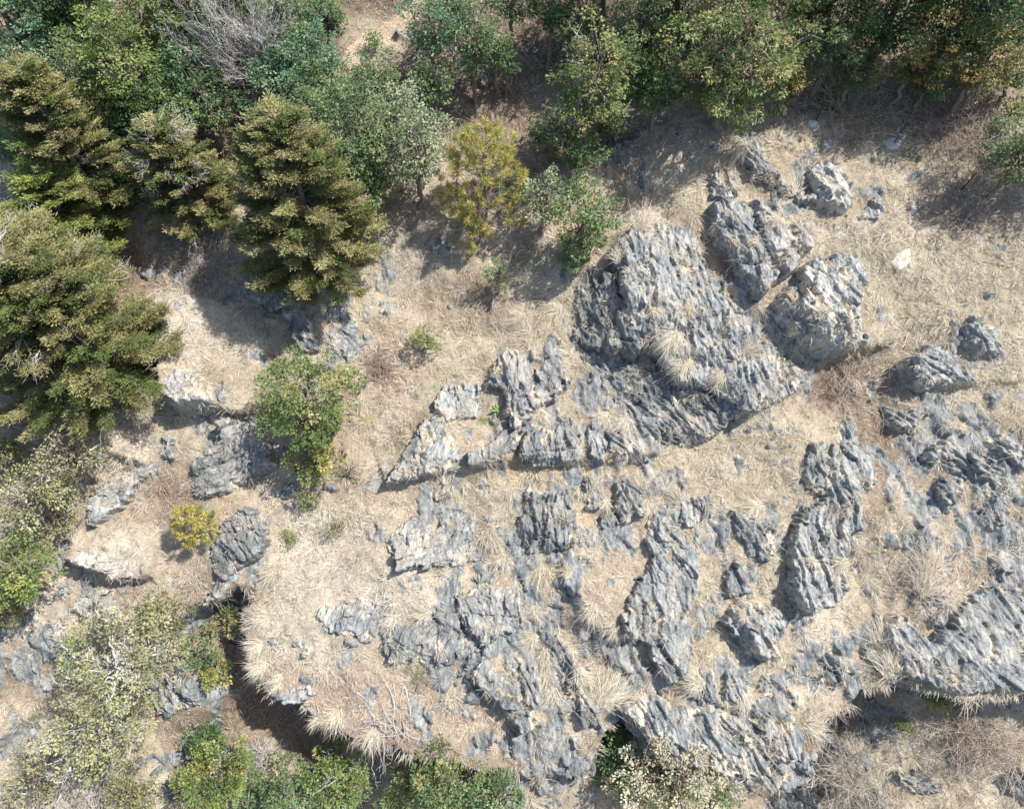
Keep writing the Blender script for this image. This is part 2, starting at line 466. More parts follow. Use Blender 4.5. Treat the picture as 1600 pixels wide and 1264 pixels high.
M_LEAF = leaf_mat("leaf"); M_NEEDLE = leaf_mat("needle", .22, .6, .2)
M_STRAW = leaf_mat("straw", .18, .6, .25)
M_BARK = simple_mat("bark", 14, .6, 1.3, .9, .6)
M_DEAD = simple_mat("dead_wood", 20, .75, 1.2, .75, .3)
M_ROCK = rock_mat("slate")
M_GROUND = ground_mat("soil")
M_IRON = simple_mat("rusted_iron", 40, .6, 1.3, .7, .2, .4)
M_CONC = simple_mat("concrete", 25, .85, 1.1, .85, .3)
M_BAG = simple_mat("bag_cloth", 10, .92, 1.04, .6, .2)

# ------------------------------------------------------------------ colours of the soil, some with shade put into them
STRAW = np.array([.52, .47, .375]); PALE = np.array([.64, .585, .51]); PINK = np.array([.49, .405, .335]); LITTER_SHADE = np.array([.24, .17, .125])  # the last is leaf-litter brown, also painted in where shadows fall
SHADE_SOIL = np.array([.17, .13, .10]); GREYS = np.array([.33, .32, .30]); OCHRE = np.array([.42, .31, .17])  # the first is dark soil, painting in shade under trees and cliff lip
# x, y, rx, ry, colour, strength, grass density factor
ZONES = [(300, 100, 400, 170, SHADE_SOIL, .9, .35), (1000, 60, 650, 110, SHADE_SOIL, .9, .4), (590, 50, 60, 50, STRAW, 1, 1.0), (770, 190, 90, 60, LITTER_SHADE, .6, .7),
         (760, 130, 60, 60, LITTER_SHADE, .5, .6), (1350, 160, 280, 40, LITTER_SHADE, .9, .8), (1050, 200, 120, 50, PINK, .6, .8), (900, 240, 90, 50, LITTER_SHADE, .7, .7),  # second zone: brown forest rim with the trees' shade painted in
         (180, 420, 90, 60, LITTER_SHADE, .8, .5), (60, 640, 110, 60, LITTER_SHADE, .8, .6), (640, 330, 70, 40, PINK, .6, .9), (640, 400, 90, 50, GREYS, .5, .8),
         (330, 440, 80, 50, GREYS, .6, .8), (300, 530, 70, 60, PALE, .9, 1.1), (730, 460, 70, 40, LITTER_SHADE, .5, .9), (620, 560, 50, 60, PINK, .7, 1),  # the litter tone here paints the thin sapling's cast shadow
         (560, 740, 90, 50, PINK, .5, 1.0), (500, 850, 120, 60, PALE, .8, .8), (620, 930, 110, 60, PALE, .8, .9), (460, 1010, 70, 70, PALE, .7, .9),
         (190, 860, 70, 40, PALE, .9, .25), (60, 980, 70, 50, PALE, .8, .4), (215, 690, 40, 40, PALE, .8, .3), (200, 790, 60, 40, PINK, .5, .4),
         (290, 770, 60, 40, LITTER_SHADE, .7, .6), (310, 880, 60, 40, PINK, .5, .6), (390, 1090, 90, 60, LITTER_SHADE, .8, .5), (340, 940, 60, 50, SHADE_SOIL, .6, .6),  # last two put the grassy spur's shadow into the ground colour
         (560, 1100, 110, 60, PINK, .85, .55), (690, 1130, 90, 50, PINK, .6, .8), (570, 1200, 120, 50, SHADE_SOIL, .7, .5), (940, 1000, 50, 90, PINK, .5, 1),  # the darkest zone paints shade at the cliff's foot
         (300, 1170, 100, 60, LITTER_SHADE, .7, .5), (270, 1230, 60, 40, SHADE_SOIL, .5, .5), (80, 1200, 130, 60, PALE, .5, .6), (0, 1050, 60, 40, SHADE_SOIL, .6, .5),
         (1340, 600, 80, 45, LITTER_SHADE, .95, .7), (1140, 440, 40, 60, LITTER_SHADE, .8, .5), (1370, 690, 40, 50, LITTER_SHADE, .8, .7), (1150, 700, 120, 60, STRAW, .8, 1.3),  # second zone: shadow beside the long slab, as soil colour
         (1160, 1010, 60, 120, STRAW, 1, 1.5), (1270, 1010, 50, 110, PALE, .8, 1.4), (1450, 450, 160, 90, STRAW, .9, 1.5), (1500, 330, 100, 30, LITTER_SHADE, .55, .4),  # last zone: soft tree shadow painted on the ground
         (1520, 600, 130, 50, STRAW, .7, 1.3), (1330, 1150, 90, 40, SHADE_SOIL, .8, .7), (1540, 1150, 110, 60, PINK, .7, 1.1), (1470, 1230, 120, 40, STRAW, .6, 1.2),  # the darkest zone is painted shade below the overhang
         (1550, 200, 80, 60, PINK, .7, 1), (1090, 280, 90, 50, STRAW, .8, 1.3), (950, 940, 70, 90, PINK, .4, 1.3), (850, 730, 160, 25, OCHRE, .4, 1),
         (880, 1210, 100, 40, LITTER_SHADE, .5, .6), (1150, 1245, 60, 25, SHADE_SOIL, .8, .4), (400, 640, 60, 60, STRAW, .6, 1), (330, 230, 120, 50, PINK, .6, .8)]
GC = np.broadcast_to(STRAW, GU.shape + (3,)).copy() * (1 + 0.12 * fbm(GU / 1.7, GV / 1.7, 51, 3))[..., None]
pk = sstep(-.1, .5, fbm(GU / 2.1, GV / 2.1, 55, 3))[..., None]
GC = GC * (1 - .5 * pk) + PINK * 1.05 * .5 * pk
GD = np.ones_like(GU)
def blotch(sc, seed, a, b): return sstep(a, b, fbm(GU / sc, GV / sc, seed, 4, .6))[..., None]
GC = GC * (1 - .75 * blotch(1.5, 401, .02, .42)) + np.array([.33, .27, .205]) * .75 * blotch(1.5, 401, .02, .42)
GC = GC * (1 - .6 * blotch(1.2, 402, .12, .45)) + np.array([.68, .62, .54]) * .6 * blotch(1.2, 402, .12, .45)
GC = GC * (1 - .35 * blotch(.5, 403, .15, .5)) + np.array([.30, .27, .24]) * .35 * blotch(.5, 403, .15, .5)
GD = GD * (1 - .85 * blotch(1.2, 402, .12, .45)[..., 0]) * (1 - .6 * blotch(2.4, 405, .05, .4)[..., 0])
GC = GC * (1 - .4 * blotch(2.4, 405, .05, .4)) + np.array([.53, .445, .355]) * .4 * blotch(2.4, 405, .05, .4)
_jit = 0.35 * fbm(GU / 1.0, GV / 1.0, 61, 3)
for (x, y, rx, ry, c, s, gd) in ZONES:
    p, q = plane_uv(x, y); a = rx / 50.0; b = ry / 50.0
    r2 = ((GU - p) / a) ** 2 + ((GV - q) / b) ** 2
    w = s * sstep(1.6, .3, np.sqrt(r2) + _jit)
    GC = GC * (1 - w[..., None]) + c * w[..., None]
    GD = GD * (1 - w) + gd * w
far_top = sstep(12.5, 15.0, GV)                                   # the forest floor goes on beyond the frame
GC = GC * (1 - far_top[..., None]) + SHADE_SOIL * far_top[..., None]
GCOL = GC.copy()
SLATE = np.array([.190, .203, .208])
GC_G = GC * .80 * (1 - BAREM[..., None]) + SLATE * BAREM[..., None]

# ------------------------------------------------------------------ ground sheet
def ext_axis(a0, a1):
    o = [a1 + 0.0]; s = 0.1
    while o[-1] < 260: s *= 1.28; o.append(o[-1] + s)
    lo = [a0 - (x - a1) for x in o[1:]][::-1]
    return lo, o[1:]
lo_u, hi_u = ext_axis(gu[0], gu[-1]); lo_v, hi_v = ext_axis(gv[0], gv[-1])
# inside the part the picture shows the sheet keeps its full fineness
au = np.concatenate([lo_u, gu, hi_u]); av = np.concatenate([lo_v, gv, hi_v])
AU, AV = np.meshgrid(au, av)
out_d = np.maximum(np.maximum(GU0 - AU, AU - gu[-1]), np.maximum(GV0 - AV, AV - gv[-1])).clip(0)
AH = look(H, AU, AV) + np.minimum(out_d * .05, 1.5) * perlin(AU / 7, AV / 7, 90)
cols = np.stack([look(GC_G[..., k], AU, AV) for k in range(3)], -1).reshape(-1, 3)
nx = len(au); ny = len(av)
ii = (np.arange(ny - 1)[:, None] * nx + np.arange(nx - 1)[None]).ravel()
gq = np.stack([ii, ii + 1, ii + nx + 1, ii + nx], 1)
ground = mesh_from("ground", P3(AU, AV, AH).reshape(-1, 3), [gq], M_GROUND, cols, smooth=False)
ground.data.materials.append(M_ROCK)
bm_ = look(BAREM, AU, AV); bf = (bm_[:-1, :-1] + bm_[1:, 1:]) * .5 + 0.25 * (rnd2(AU[:-1, :-1] * 50, AV[:-1, :-1] * 50, 3) - .5)
ground.data.polygons.foreach_set("material_index", (bf > .5).astype(np.int32).ravel())
tag(ground, kind="structure")

# ------------------------------------------------------------------ rocks
H0 = H.copy()
SM = H_HI                                                          # unbroken lay of the land, which the rocks on the upper level follow
RN = [0]
def rock(label, pts, rise=.3, theta=112, tdir=200, tilt=0.0, pocket=0.3, tone=1.0, big=1.0, low=False, pink=0.0, name="rock_outcrop", cat="rock", group="slate outcrops on the hillside", res=0.025, rough=1.0):
    RN[0] += 1; seed = 100 + RN[0] * 13
    if tone > .9: tdir = 222; tilt = abs(tilt) * .7 + .10
    else: tilt = tilt * 1.4 + .03  # low tones also carry the shade of faces turned from the sun
    rise = rise * .66
    pocket = pocket + .05 if rise < .6 else pocket
    tone = 1.04 * tone ** .75
    rng = np.random.default_rng(seed)
    base = H_LO if low else SM
    uv = np.array([surf_hit(x, y, 0, base + rise * .5)[:2] for x, y in pts])
    mn = uv.min(0) - .4; mx = uv.max(0) + .4
    us = np.arange(mn[0], mx[0], res); vs = np.arange(mn[1], mx[1], res)
    U, V = np.meshgrid(us, vs)
    wob = .14 * fbm(U / .5, V / .5, seed, 4, .6) + .15 * min(1.0, uv.ptp(0).min() / 3) * fbm(U / 1.1, V / 1.1, seed + 70, 3) + .06 * perlin(U / .13, V / .13, seed + 3)
    th = math.radians(theta)
    sd = sdist(U, V, uv) + wob * rough
    c = uv.mean(0)
    sd = sd + .05
    wd = .04 + .09 * rise
    prof = sstep(-.10, wd, sd)
    tx = (U - c[0]) * math.cos(math.radians(tdir)) + (V - c[1]) * math.sin(math.radians(tdir))
    top = look(base, U, V) + rise * (.78 + .22 * sstep(0, .4 + rise, sd)) + tilt * tx + strata(U, V, theta, seed, big) + .04 * fbm(U / .9, V / .9, seed + 6, 2)
    # a few open joints that cut across the slab
    for kk in range(2 if uv.ptp(0).max() > 1.6 else 1):
        aj = th + rng.normal() * .25 if kk != 1 else th + 1.2 + rng.normal() * .3
        cj = c + rng.normal(size=2) * uv.ptp(0) * .18
        dj = -(U - cj[0]) * math.sin(aj) + (V - cj[1]) * math.cos(aj) + .10 * fbm(U / .6, V / .6, seed + 90 + kk, 3)
        lj = (U - cj[0]) * math.cos(aj) + (V - cj[1]) * math.sin(aj)
        wj = .018 + .02 * perlin(lj / .7, lj * 0, seed + kk)
        top = top - (.06 + .07 * rise) * sstep(wj + .02, wj, np.abs(dj)) * sstep(1.3, .6, np.abs(lj))
    pn = fbm(U / .5, V / .75, seed + 40, 4)
    pk_ = sstep(.60, .72, pn + pocket * 1.2 + .45 * sstep(.30, .0, sd) * sstep(-.25, .35, fbm(U / .8, V / .8, seed + 41, 2)))
    top = top - pk_ * .10
    soil_top = pk_ > .4
    g0 = look(H0, U, V)
    foot = g0 - .35
    h = foot * (1 - prof) + top * prof
    keep = (h > g0 - .30) & (sd > -.11)
    kf = keep[:-1, :-1] | keep[1:, :-1] | keep[:-1, 1:] | keep[1:, 1:]
    nxx = len(us)
    i2 = (np.arange(len(vs) - 1)[:, None] * nxx + np.arange(nxx - 1)[None])[kf]
    q = np.stack([i2, i2 + 1, i2 + nxx + 1, i2 + nxx], 1)
    used, inv = np.unique(q.ravel(), return_inverse=True)
    q = inv.reshape(-1, 4)
    vv = P3(U, V, h).reshape(-1, 3)[used]
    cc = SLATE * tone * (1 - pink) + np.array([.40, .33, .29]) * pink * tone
    var = (1 + .30 * fbm(U / .7, V / .7, seed + 8, 4)) * float(rng.uniform(.88, 1.12))
    var = var.clip(.55, 1.6).ravel()[used][:, None]
    sc_ = np.stack([look(GCOL[..., k], U, V) for k in range(3)], -1).reshape(-1, 3)[used]
    pw = pk_.ravel()[used][:, None]
    tanm = (sstep(.0, .45, fbm(U / .9, V / .9, seed + 44, 4, .6)) * (.55 if tone > 1.0 else .2)).ravel()[used][:, None]
    cc = cc * (1 - tanm) + np.array([.44, .40, .35]) * tanm
    cc = cc * var * (1 - pw) + sc_ * pw
    loc = P3(c[0], c[1], float(look(H0, c[0], c[1])))
    o = mesh_from(name, vv, [q], M_ROCK, cc, loc=loc)
    tag(o, label, cat, group)
    # note what now lies on top
    j0 = int((mn[1] - GV0) / GRES); j1 = int((mx[1] - GV0) / GRES) + 1; i0 = int((mn[0] - GU0) / GRES); i1 = int((mx[0] - GU0) / GRES) + 1
    j0 = max(j0, 0); i0 = max(i0, 0); j1 = min(j1, len(gv)); i1 = min(i1, len(gu))
    if j1 > j0 and i1 > i0:
        su, sv = GU[j0:j1, i0:i1], GV[j0:j1, i0:i1]
        xi = ((su - us[0]) / res).round().astype(int); yi = ((sv - vs[0]) / res).round().astype(int)
        ok = (xi >= 0) & (yi >= 0) & (xi < len(us)) & (yi < len(vs))
        hh = np.full(su.shape, -99.0); hh[ok] = h[yi[ok], xi[ok]]
        hh[ok] = np.where(keep[yi[ok], xi[ok]], hh[ok], -99)
        up = hh > TOPH[j0:j1, i0:i1]
        TOPH[j0:j1, i0:i1] = np.where(up, hh, TOPH[j0:j1, i0:i1])
        rv = np.ones(su.shape); rv[ok] = 1.0 - soil_top[yi[ok], xi[ok]]
        ROCKM[j0:j1, i0:i1] = np.where(up, rv, ROCKM[j0:j1, i0:i1])
    return o

R = rock
# -- upper right
R("narrow curved rib of slate beneath the yellow-leaved tree", [(1163,200),(1176,203),(1186,227),(1203,262),(1246,296),(1246,306),(1230,302),(1206,285),(1176,275),(1156,247)], .45, 120, tilt=.1, pocket=.12)
R("smooth pale boulder with a pointed top, larger of a touching pair", [(1279,253),(1296,248),(1316,260),(1316,283),(1329,297),(1326,330),(1299,325),(1279,312),(1266,283),(1268,268)], .55, 125, 60, .12, 0, 1.55, .35, pink=.25)
R("small grey boulder leaning on the smooth pale boulder", [(1262,282),(1275,300),(1279,314),(1262,318),(1245,316),(1248,300)], .35, 60, 200, .1, 0, 1.35, .4)
R("pale flat stone just below the smooth pale boulder", [(1359,313),(1376,310),(1380,328),(1369,341),(1346,341),(1352,325)], .22, 110, 0, 0, .1, 1.5, .4)
R("little pointed stone between the two iron rods", [(1287,222),(1298,216),(1303,228),(1296,234),(1287,233)], .2, 100, 0, 0, 0, 1.4, .3)
R("weathered knob above the top end of the long slab", [(1114,270),(1134,264),(1149,288),(1152,305),(1136,312),(1112,308)], .35, 105, 200, .1, .2)
R("long pale grey slab with a dark left flank, split by a deep crack", [(1112,320),(1135,313),(1163,313),(1178,320),(1180,350),(1186,375),(1198,395),(1208,415),(1218,432),(1212,442),(1185,463),(1172,445),(1160,430),(1150,410),(1130,385),(1115,355)], .95, 112, 20, .04, 0, 1.35, .35)
R("broad slab with pinkish stains right of the deep crack", [(1178,316),(1203,325),(1225,350),(1240,378),(1254,400),(1245,422),(1224,434),(1213,424),(1200,400),(1186,374),(1180,350)], .95, 118, 0, .0, .03, 1.45, .3, pink=.35)
R("pinkish low rock tucked against the cracked slab", [(1238,350),(1258,348),(1273,358),(1270,385),(1254,392),(1243,375)], .5, 130, 0, 0, .1, 1.15, .6, pink=.4)
R("grassy-backed slab whose rounded tip overhangs the brown hollow", [(1208,470),(1225,462),(1240,480),(1262,462),(1256,430),(1268,407),(1300,402),(1330,402),(1355,418),(1362,440),(1345,465),(1343,500),(1352,535),(1322,552),(1290,557),(1265,549),(1240,517),(1217,497)], .95, 122, 250, .06, .32, 1.4, .8)
# -- the tall outcrop
R("tallest layered outcrop, pale and ribbed, below the broadleaf pair", [(965,378),(985,356),(1020,345),(1060,348),(1085,365),(1092,395),(1112,425),(1145,455),(1170,500),(1192,535),(1228,560),(1262,585),(1240,612),(1195,638),(1160,648),(1130,622),(1060,602),(1040,572),(1000,522),(975,500),(964,440)], 1.25, 108, 20, .03, .22, 1.3, 1.0)
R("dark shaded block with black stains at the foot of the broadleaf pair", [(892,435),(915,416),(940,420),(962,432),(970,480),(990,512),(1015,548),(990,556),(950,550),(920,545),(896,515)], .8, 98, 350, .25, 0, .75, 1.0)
R("blue-grey sloping face under the tallest outcrop", [(868,520),(900,520),(960,556),(1030,572),(1062,604),(1130,624),(1160,645),(1112,680),(1060,695),(1010,682),(960,640),(920,620),(880,592),(862,560)], .25, 128, 30, .10, .16, .8, 1.1)  # low tone puts this slab's shade into its colour
R("shaded wall of the tallest outcrop facing the straw terrace", [(1050,585),(1090,572),(1150,590),(1182,630),(1150,652),(1110,682),(1060,690),(1035,640)], .55, 140, 60, .2, 0, .62, 1.0)  # darkest tone: the wall's shade is painted into the rock
# -- centre
R("fan-shaped rock of thin upright plates above the small hollow", [(787,545),(811,555),(826,575),(858,588),(894,592),(867,622),(842,632),(824,652),(797,668),(790,640),(788,610),(762,602),(770,570)], .75, 112, 60, .05, .05, 1.1, 1.1)
R("flat grey rock left of the small hollow", [(681,622),(694,603),(734,596),(762,602),(752,622),(741,650),(701,655),(677,653)], .35, 95, 150, .1, .1, 1.3, .6)
R("pointed triangular slab reaching towards the leaning sticks", [(677,650),(655,665),(640,700),(622,730),(604,757),(634,747),(660,740),(694,737),(720,720),(738,710),(712,690),(700,672)], .45, 60, 220, .12, .3, 1.3, .7)
R("low wedge of rock closing the small hollow from below", [(729,708),(734,730),(762,724),(787,717),(807,697),(817,672),(800,658),(776,688),(752,700)], .5, 60, 30, .15, 0, .95, .7)
R("blocky grey outcrop under the fan-shaped rock", [(814,702),(824,675),(861,670),(887,648),(904,672),(918,708),(905,722),(870,727),(834,727),(817,714)], .5, 105, 120, .08, .12, .95, 1.0)
R("narrow tooth of rock beside the blocky grey outcrop", [(921,668),(934,675),(941,700),(941,720),(924,716),(918,690)], .45, 100, 0, 0, 0, 1.2, .6)
R("squat rock with grass on its back above the straw terrace", [(947,673),(969,674),(992,694),(1014,718),(985,714),(956,700)], .45, 125, 30, 0, .1, 1.05, .7)
R("small stone on the slope under the triangular slab", [(676,772),(692,760),(712,762),(706,776),(682,782)], .2, 60, 0, 0, .1, 1.1, .5)
R("flat worn bedrock patch beside the sharp dark ledge", [(606,842),(640,815),(700,790),(750,784),(765,800),(772,832),(755,872),(700,882),(640,886),(612,868)], .14, 60, 0, 0, .3, 1.25, .45)
R("dark upright block in the middle of the straw slope", [(821,764),(854,770),(887,772),(896,800),(890,845),(878,860),(830,864),(800,860),(803,830),(825,800)], .5, 95, 30, .14, .05, .8, 1.0)
R("knobbly little rock between two grass bunches", [(917,746),(937,750),(936,772),(934,792),(918,796)], .35, 95, 0, 0, 0, .95, .6)
R("dark lumpy rock at the head of the long ribbed band", [(964,757),(980,752),(997,762),(1003,790),(1001,806),(977,820),(961,796)], .5, 100, 30, .1, 0, .8, .8)
R("small dark stone under the knobbly rock", [(940,808),(958,806),(966,818),(952,826),(938,822)], .3, 100, 0, 0, 0, .8, .5)
R("long ribbed band of slate running down the slope", [(1014,800),(1035,786),(1062,800),(1088,790),(1100,800),(1090,830),(1092,880),(1082,930),(1072,965),(1078,1010),(1068,1060),(1045,1062),(1026,1036),(1008,1012),(984,992),(975,968),(986,925),(1006,900),(1020,868),(1010,835)], .38, 104, 40, .07, .08, .92, 1.25)
R("blue slate block joined to the ribbed band by a grassy gap", [(1093,775),(1115,785),(1112,806),(1092,812),(1084,796)], .3, 110, 0, 0, 0, .85, .7)
R("sharp ledge of slate with a dark undercut front", [(617,850),(640,860),(672,866),(716,856),(742,848),(764,868),(752,876),(715,882),(668,884),(622,884)], .4, 20, 100, .25, .05, 1.05, .6)
R("rounded grey rock by the spiky pale succulent", [(714,934),(740,925),(767,915),(798,922),(816,939),(823,965),(811,984),(774,994),(761,1001),(737,987),(721,961)], .35, 110, 60, .06, .15, .95, .8)
R("broad flat dark slab above the pink litter patch", [(594,1015),(606,995),(621,975),(667,972),(714,982),(747,1005),(735,1022),(714,1031),(684,1037),(667,1031),(611,1034)], .3, 70, 40, .05, .1, 1.0, .6)
R("smooth pale bedrock patch near the cliff lip", [(498,962),(520,950),(548,946),(577,925),(604,950),(603,975),(580,1004),(556,996),(525,992)], .16, 55, 40, 0, .2, 1.3, .4)
R("slim grey rib climbing from the pink litter patch", [(747,1017),(756,1028),(742,1050),(732,1062),(722,1054),(730,1036)], .35, 60, 0, 0, 0, 1.05, .6)
R("long low ledge bending round the straw bank", [(736,1055),(722,1068),(741,1084),(781,1107),(802,1120),(815,1144),(834,1134),(822,1110),(789,1094),(762,1073)], .4, 140, 50, .15, .1, .9, .8)
R("dark gully rock between the shaggy bunchgrasses", [(790,1015),(815,1035),(840,1045),(850,1080),(832,1105),(800,1085),(785,1050)], .2, 120, 20, .12, .25, .85, 1.0)
R("shadowed slanting slab above the dark evergreen bush", [(879,1057),(903,1070),(926,1102),(934,1134),(911,1137),(893,1091)], .45, 122, 30, .15, 0, .75, .8)
R("small slab leaning beside the dark gully", [(845,985),(862,990),(905,1045),(900,1056),(880,1040),(856,1012)], .3, 130, 30, .2, .1, .8, .7)
R("big ribbed bottom slab hanging over the blossoming tree", [(968,1106),(1000,1085),(1040,1098),(1090,1110),(1140,1122),(1190,1128),(1235,1135),(1250,1150),(1252,1185),(1240,1205),(1222,1226),(1210,1233),(1190,1217),(1130,1207),(1070,1190),(1030,1166),(1000,1142)], .55, 128, 60, .05, .28, 1.0, 1.15)
R("pale block at the very corner of the overhang", [(1190,1128),(1240,1128),(1252,1148),(1250,1186),(1215,1184),(1196,1165)], .65, 100, 60, 0, .06, 1.5, .6)
R("tooth-like stone jutting below the pale corner block", [(1240,1190),(1254,1178),(1268,1186),(1266,1212),(1250,1206)], .4, 95, 60, 0, 0, 1.35, .5)
R("low wet-looking slab on the slope under the stone chip", [(861,1200),(881,1194),(931,1205),(925,1212),(900,1214),(874,1210)], .16, 20, 60, 0, 0, .8, .5)
R("pale stone chip lying on bare rock near the bushy treetop", [(856,1160),(866,1158),(866,1172),(858,1176)], .16, 60, 0, 0, 0, 1.9, .2)
# -- right centre and right
R("tall band of blocky slate with a sunlit crest, right of the ribbed band", [(1319,654),(1349,655),(1388,660),(1391,699),(1368,732),(1367,765),(1350,784),(1346,822),(1322,843),(1314,880),(1318,905),(1316,930),(1266,954),(1241,951),(1240,892),(1233,845),(1238,818),(1262,800),(1290,775),(1298,740),(1303,700)], .6, 100, 20, .09, .06, 1.1, 1.25)
R("small mossy rock left of the tall blocky band", [(1269,692),(1283,697),(1294,742),(1284,770),(1263,770),(1256,724)], .35, 100, 0, 0, .2, .85, .8)
R("dark stone at the edge of the brown hollow", [(1383,638),(1399,641),(1449,648),(1425,672),(1401,668)], .4, 130, 60, .1, .05, 1.0, .7)
R("pale flat-topped boulder above a dark undercut", [(1396,577),(1419,568),(1436,552),(1453,538),(1499,555),(1516,582),(1525,600),(1495,603),(1466,601),(1439,607),(1413,597)], .6, 145, 70, .12, .06, 1.3, .7)
R("light grey rock topped by a separate round stone", [(1503,514),(1516,506),(1553,512),(1558,532),(1563,550),(1533,556),(1509,541)], .45, 130, 60, .06, .12, 1.35, .6)
R("round stone sitting above the light grey rock", [(1517,495),(1527,489),(1537,497),(1535,507),(1522,508)], .32, 60, 0, 0, 0, 1.4, .3)
R("stepped rock, first of the ledges under the brown hollow", [(1439,712),(1455,700),(1479,690),(1513,702),(1514,730),(1480,727),(1449,723)], .45, 120, 60, .15, .1, 1.1, .8)
R("leaning slab with a sharp shadowed foot among the ledges", [(1513,709),(1546,712),(1567,736),(1546,750),(1516,731)], .5, 140, 60, .2, 0, 1.05, .7)
R("ragged ledge next to the leaning slab", [(1543,690),(1573,675),(1605,709),(1605,738),(1568,720)], .45, 130, 60, .1, .1, 1.1, .9)
R("squarish grey rock below the stepped ledges", [(1466,750),(1509,745),(1517,773),(1479,790),(1462,775)], .4, 120, 40, .1, .1, 1.05, .8)
R("bluish rock above the big right-hand slab", [(1539,768),(1566,772),(1572,800),(1566,818),(1546,834),(1532,810)], .35, 110, 30, .1, .15, .85, .8)
R("small slate patch left of the dark grass-ringed block", [(1066,772),(1099,779),(1103,805),(1082,820),(1066,812)], .22, 105, 0, 0, .2, .95, .8)
R("dark block ringed by straw between the ribbed and blocky bands", [(1146,800),(1170,808),(1199,819),(1213,856),(1199,880),(1176,870),(1155,846)], .45, 110, 40, .12, .06, .85, .9)
R("rounded grey boulder half sunk in straw above the gravelly outcrop", [(1133,902),(1149,879),(1167,893),(1168,924),(1139,934)], .4, 115, 30, .08, 0, 1.05, .6)
R("gravelly outcrop with a dark left side in the straw lawn", [(1133,969),(1146,949),(1190,944),(1231,949),(1235,969),(1209,997),(1217,1023),(1193,1031),(1168,1012),(1149,993)], .4, 118, 40, .08, .1, 1.15, .9)
R("worn dark hump beside the largest pale grass bunch", [(1099,1049),(1114,1055),(1121,1096),(1099,1101),(1071,1080),(1086,1066)], .35, 110, 40, 0, .05, .9, .7)
R("tongue-shaped grey rock pointing at the pale corner block", [(1136,1053),(1163,1067),(1168,1106),(1146,1117),(1127,1103),(1134,1080)], .35, 105, 40, 0, .05, 1.1, .7)
R("thin dark rib beside the tongue-shaped rock", [(1190,1055),(1202,1060),(1206,1090),(1196,1092),(1188,1074)], .25, 105, 0, 0, 0, .8, .6)
R("small slate step at the start of the overhang", [(1170,1105),(1200,1104),(1206,1128),(1182,1130)], .3, 115, 0, 0, 0, .85, .7)
R("dark low rocks left of the swirling grass", [(1283,1034),(1300,1024),(1319,1029),(1325,1050),(1299,1074),(1285,1062)], .3, 110, 0, 0, .15, .8, .8)
R("huge smooth slate slab reaching out of the picture", [(1382,965),(1400,950),(1425,985),(1450,1008),(1470,1000),(1500,960),(1520,930),(1555,905),(1562,855),(1588,800),(1650,790),(1650,1074),(1600,1072),(1540,1078),(1480,1082),(1440,1069),(1412,1046),(1400,1026),(1380,1000)], .6, 125, 110, .05, .05, 1.0, .35)
R("dark patch of slate over the huge smooth slab's grassy notch", [(1420,925),(1445,915),(1480,935),(1478,965),(1455,985),(1432,965)], .2, 125, 30, 0, .2, .9, .8)
# -- lower level, right and bottom
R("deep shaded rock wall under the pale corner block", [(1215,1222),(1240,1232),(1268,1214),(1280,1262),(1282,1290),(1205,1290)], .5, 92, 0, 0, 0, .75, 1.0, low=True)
R("long dark rock under the pale dead shrub at the bottom", [(1396,1210),(1425,1206),(1449,1210),(1465,1236),(1440,1241),(1417,1238)], .4, 160, 60, .1, .1, .8, .8, low=True)
R("dark rock at the bottom edge beside dry tussocks", [(1568,1214),(1595,1202),(1620,1205),(1620,1260),(1600,1256)], .4, 120, 60, .1, .1, .85, .8, low=True)
# -- left side
R("straw-capped lip of earth and stone with a thin shadowed edge", [(105,874),(130,863),(165,868),(190,878),(240,898),(222,911),(180,906),(150,892),(117,887)], .28, 20, 100, .1, .3, 1.3, .5, pink=.5)
R("blue-grey flake, smaller of two flat flakes on the pale clearing", [(60,923),(88,912),(110,907),(118,922),(98,930),(80,936)], .2, 60, 90, .15, 0, 1.1, .4)
R("large cracked flake in the pale clearing", [(117,950),(130,935),(147,922),(173,913),(182,945),(170,963),(150,952),(138,960)], .3, 70, 90, .1, 0, 1.15, .5)
R("dark folded boulder under the young yellow pine", [(343,823),(360,805),(390,797),(413,820),(419,846),(410,858),(382,880),(354,906),(336,896),(327,862)], .65, 125, 30, .15, 0, .85, 1.1)
R("little stone ledge at the head of the shaded ravine", [(333,914),(352,903),(370,899),(347,929),(320,945)], .35, 60, 30, 0, 0, 1.1, .6)
R("shade-dappled boulder below the lichen-covered tree", [(230,1072),(253,1052),(290,1058),(317,1069),(309,1100),(282,1105),(257,1126),(242,1102)], .4, 130, 60, .08, .05, .9, .8, low=True)
R("thin upright slate fin beside the yellow-green bush", [(287,1170),(295,1169),(301,1210),(306,1250),(292,1252),(286,1210)], .35, 95, 0, 0, 0, .8, .6, low=True)
R("sunken grey slab left of the slate fin", [(242,1202),(262,1208),(275,1232),(280,1255),(255,1245)], .25, 110, 0, 0, 0, .85, .7, low=True)
R("large dark smooth boulder beside the round-crowned leafy tree", [(300,720),(322,706),(337,695),(343,659),(372,656),(400,656),(412,689),(430,728),(395,748),(345,770),(306,774),(302,745)], .75, 30, 70, .08, 0, .85, .7)
R("thin pointed blade of slate sticking out over the pink bank", [(196,742),(210,735),(236,727),(241,733),(228,742),(213,754),(200,780),(177,794),(150,817),(147,797),(157,770),(177,748)], .55, 50, 120, .1, 0, 1.45, .6)
R("short grey rock near the fallen bleached branch", [(257,682),(270,687),(271,715),(257,713)], .3, 100, 0, 0, .05, .95, .6)
R("round straw-topped boulder with a pale cracked front", [(262,592),(275,580),(305,585),(330,600),(328,632),(318,646),(296,646),(272,630),(262,612)], .7, 100, 250, .1, .25, 1.5, .5, pink=.2)
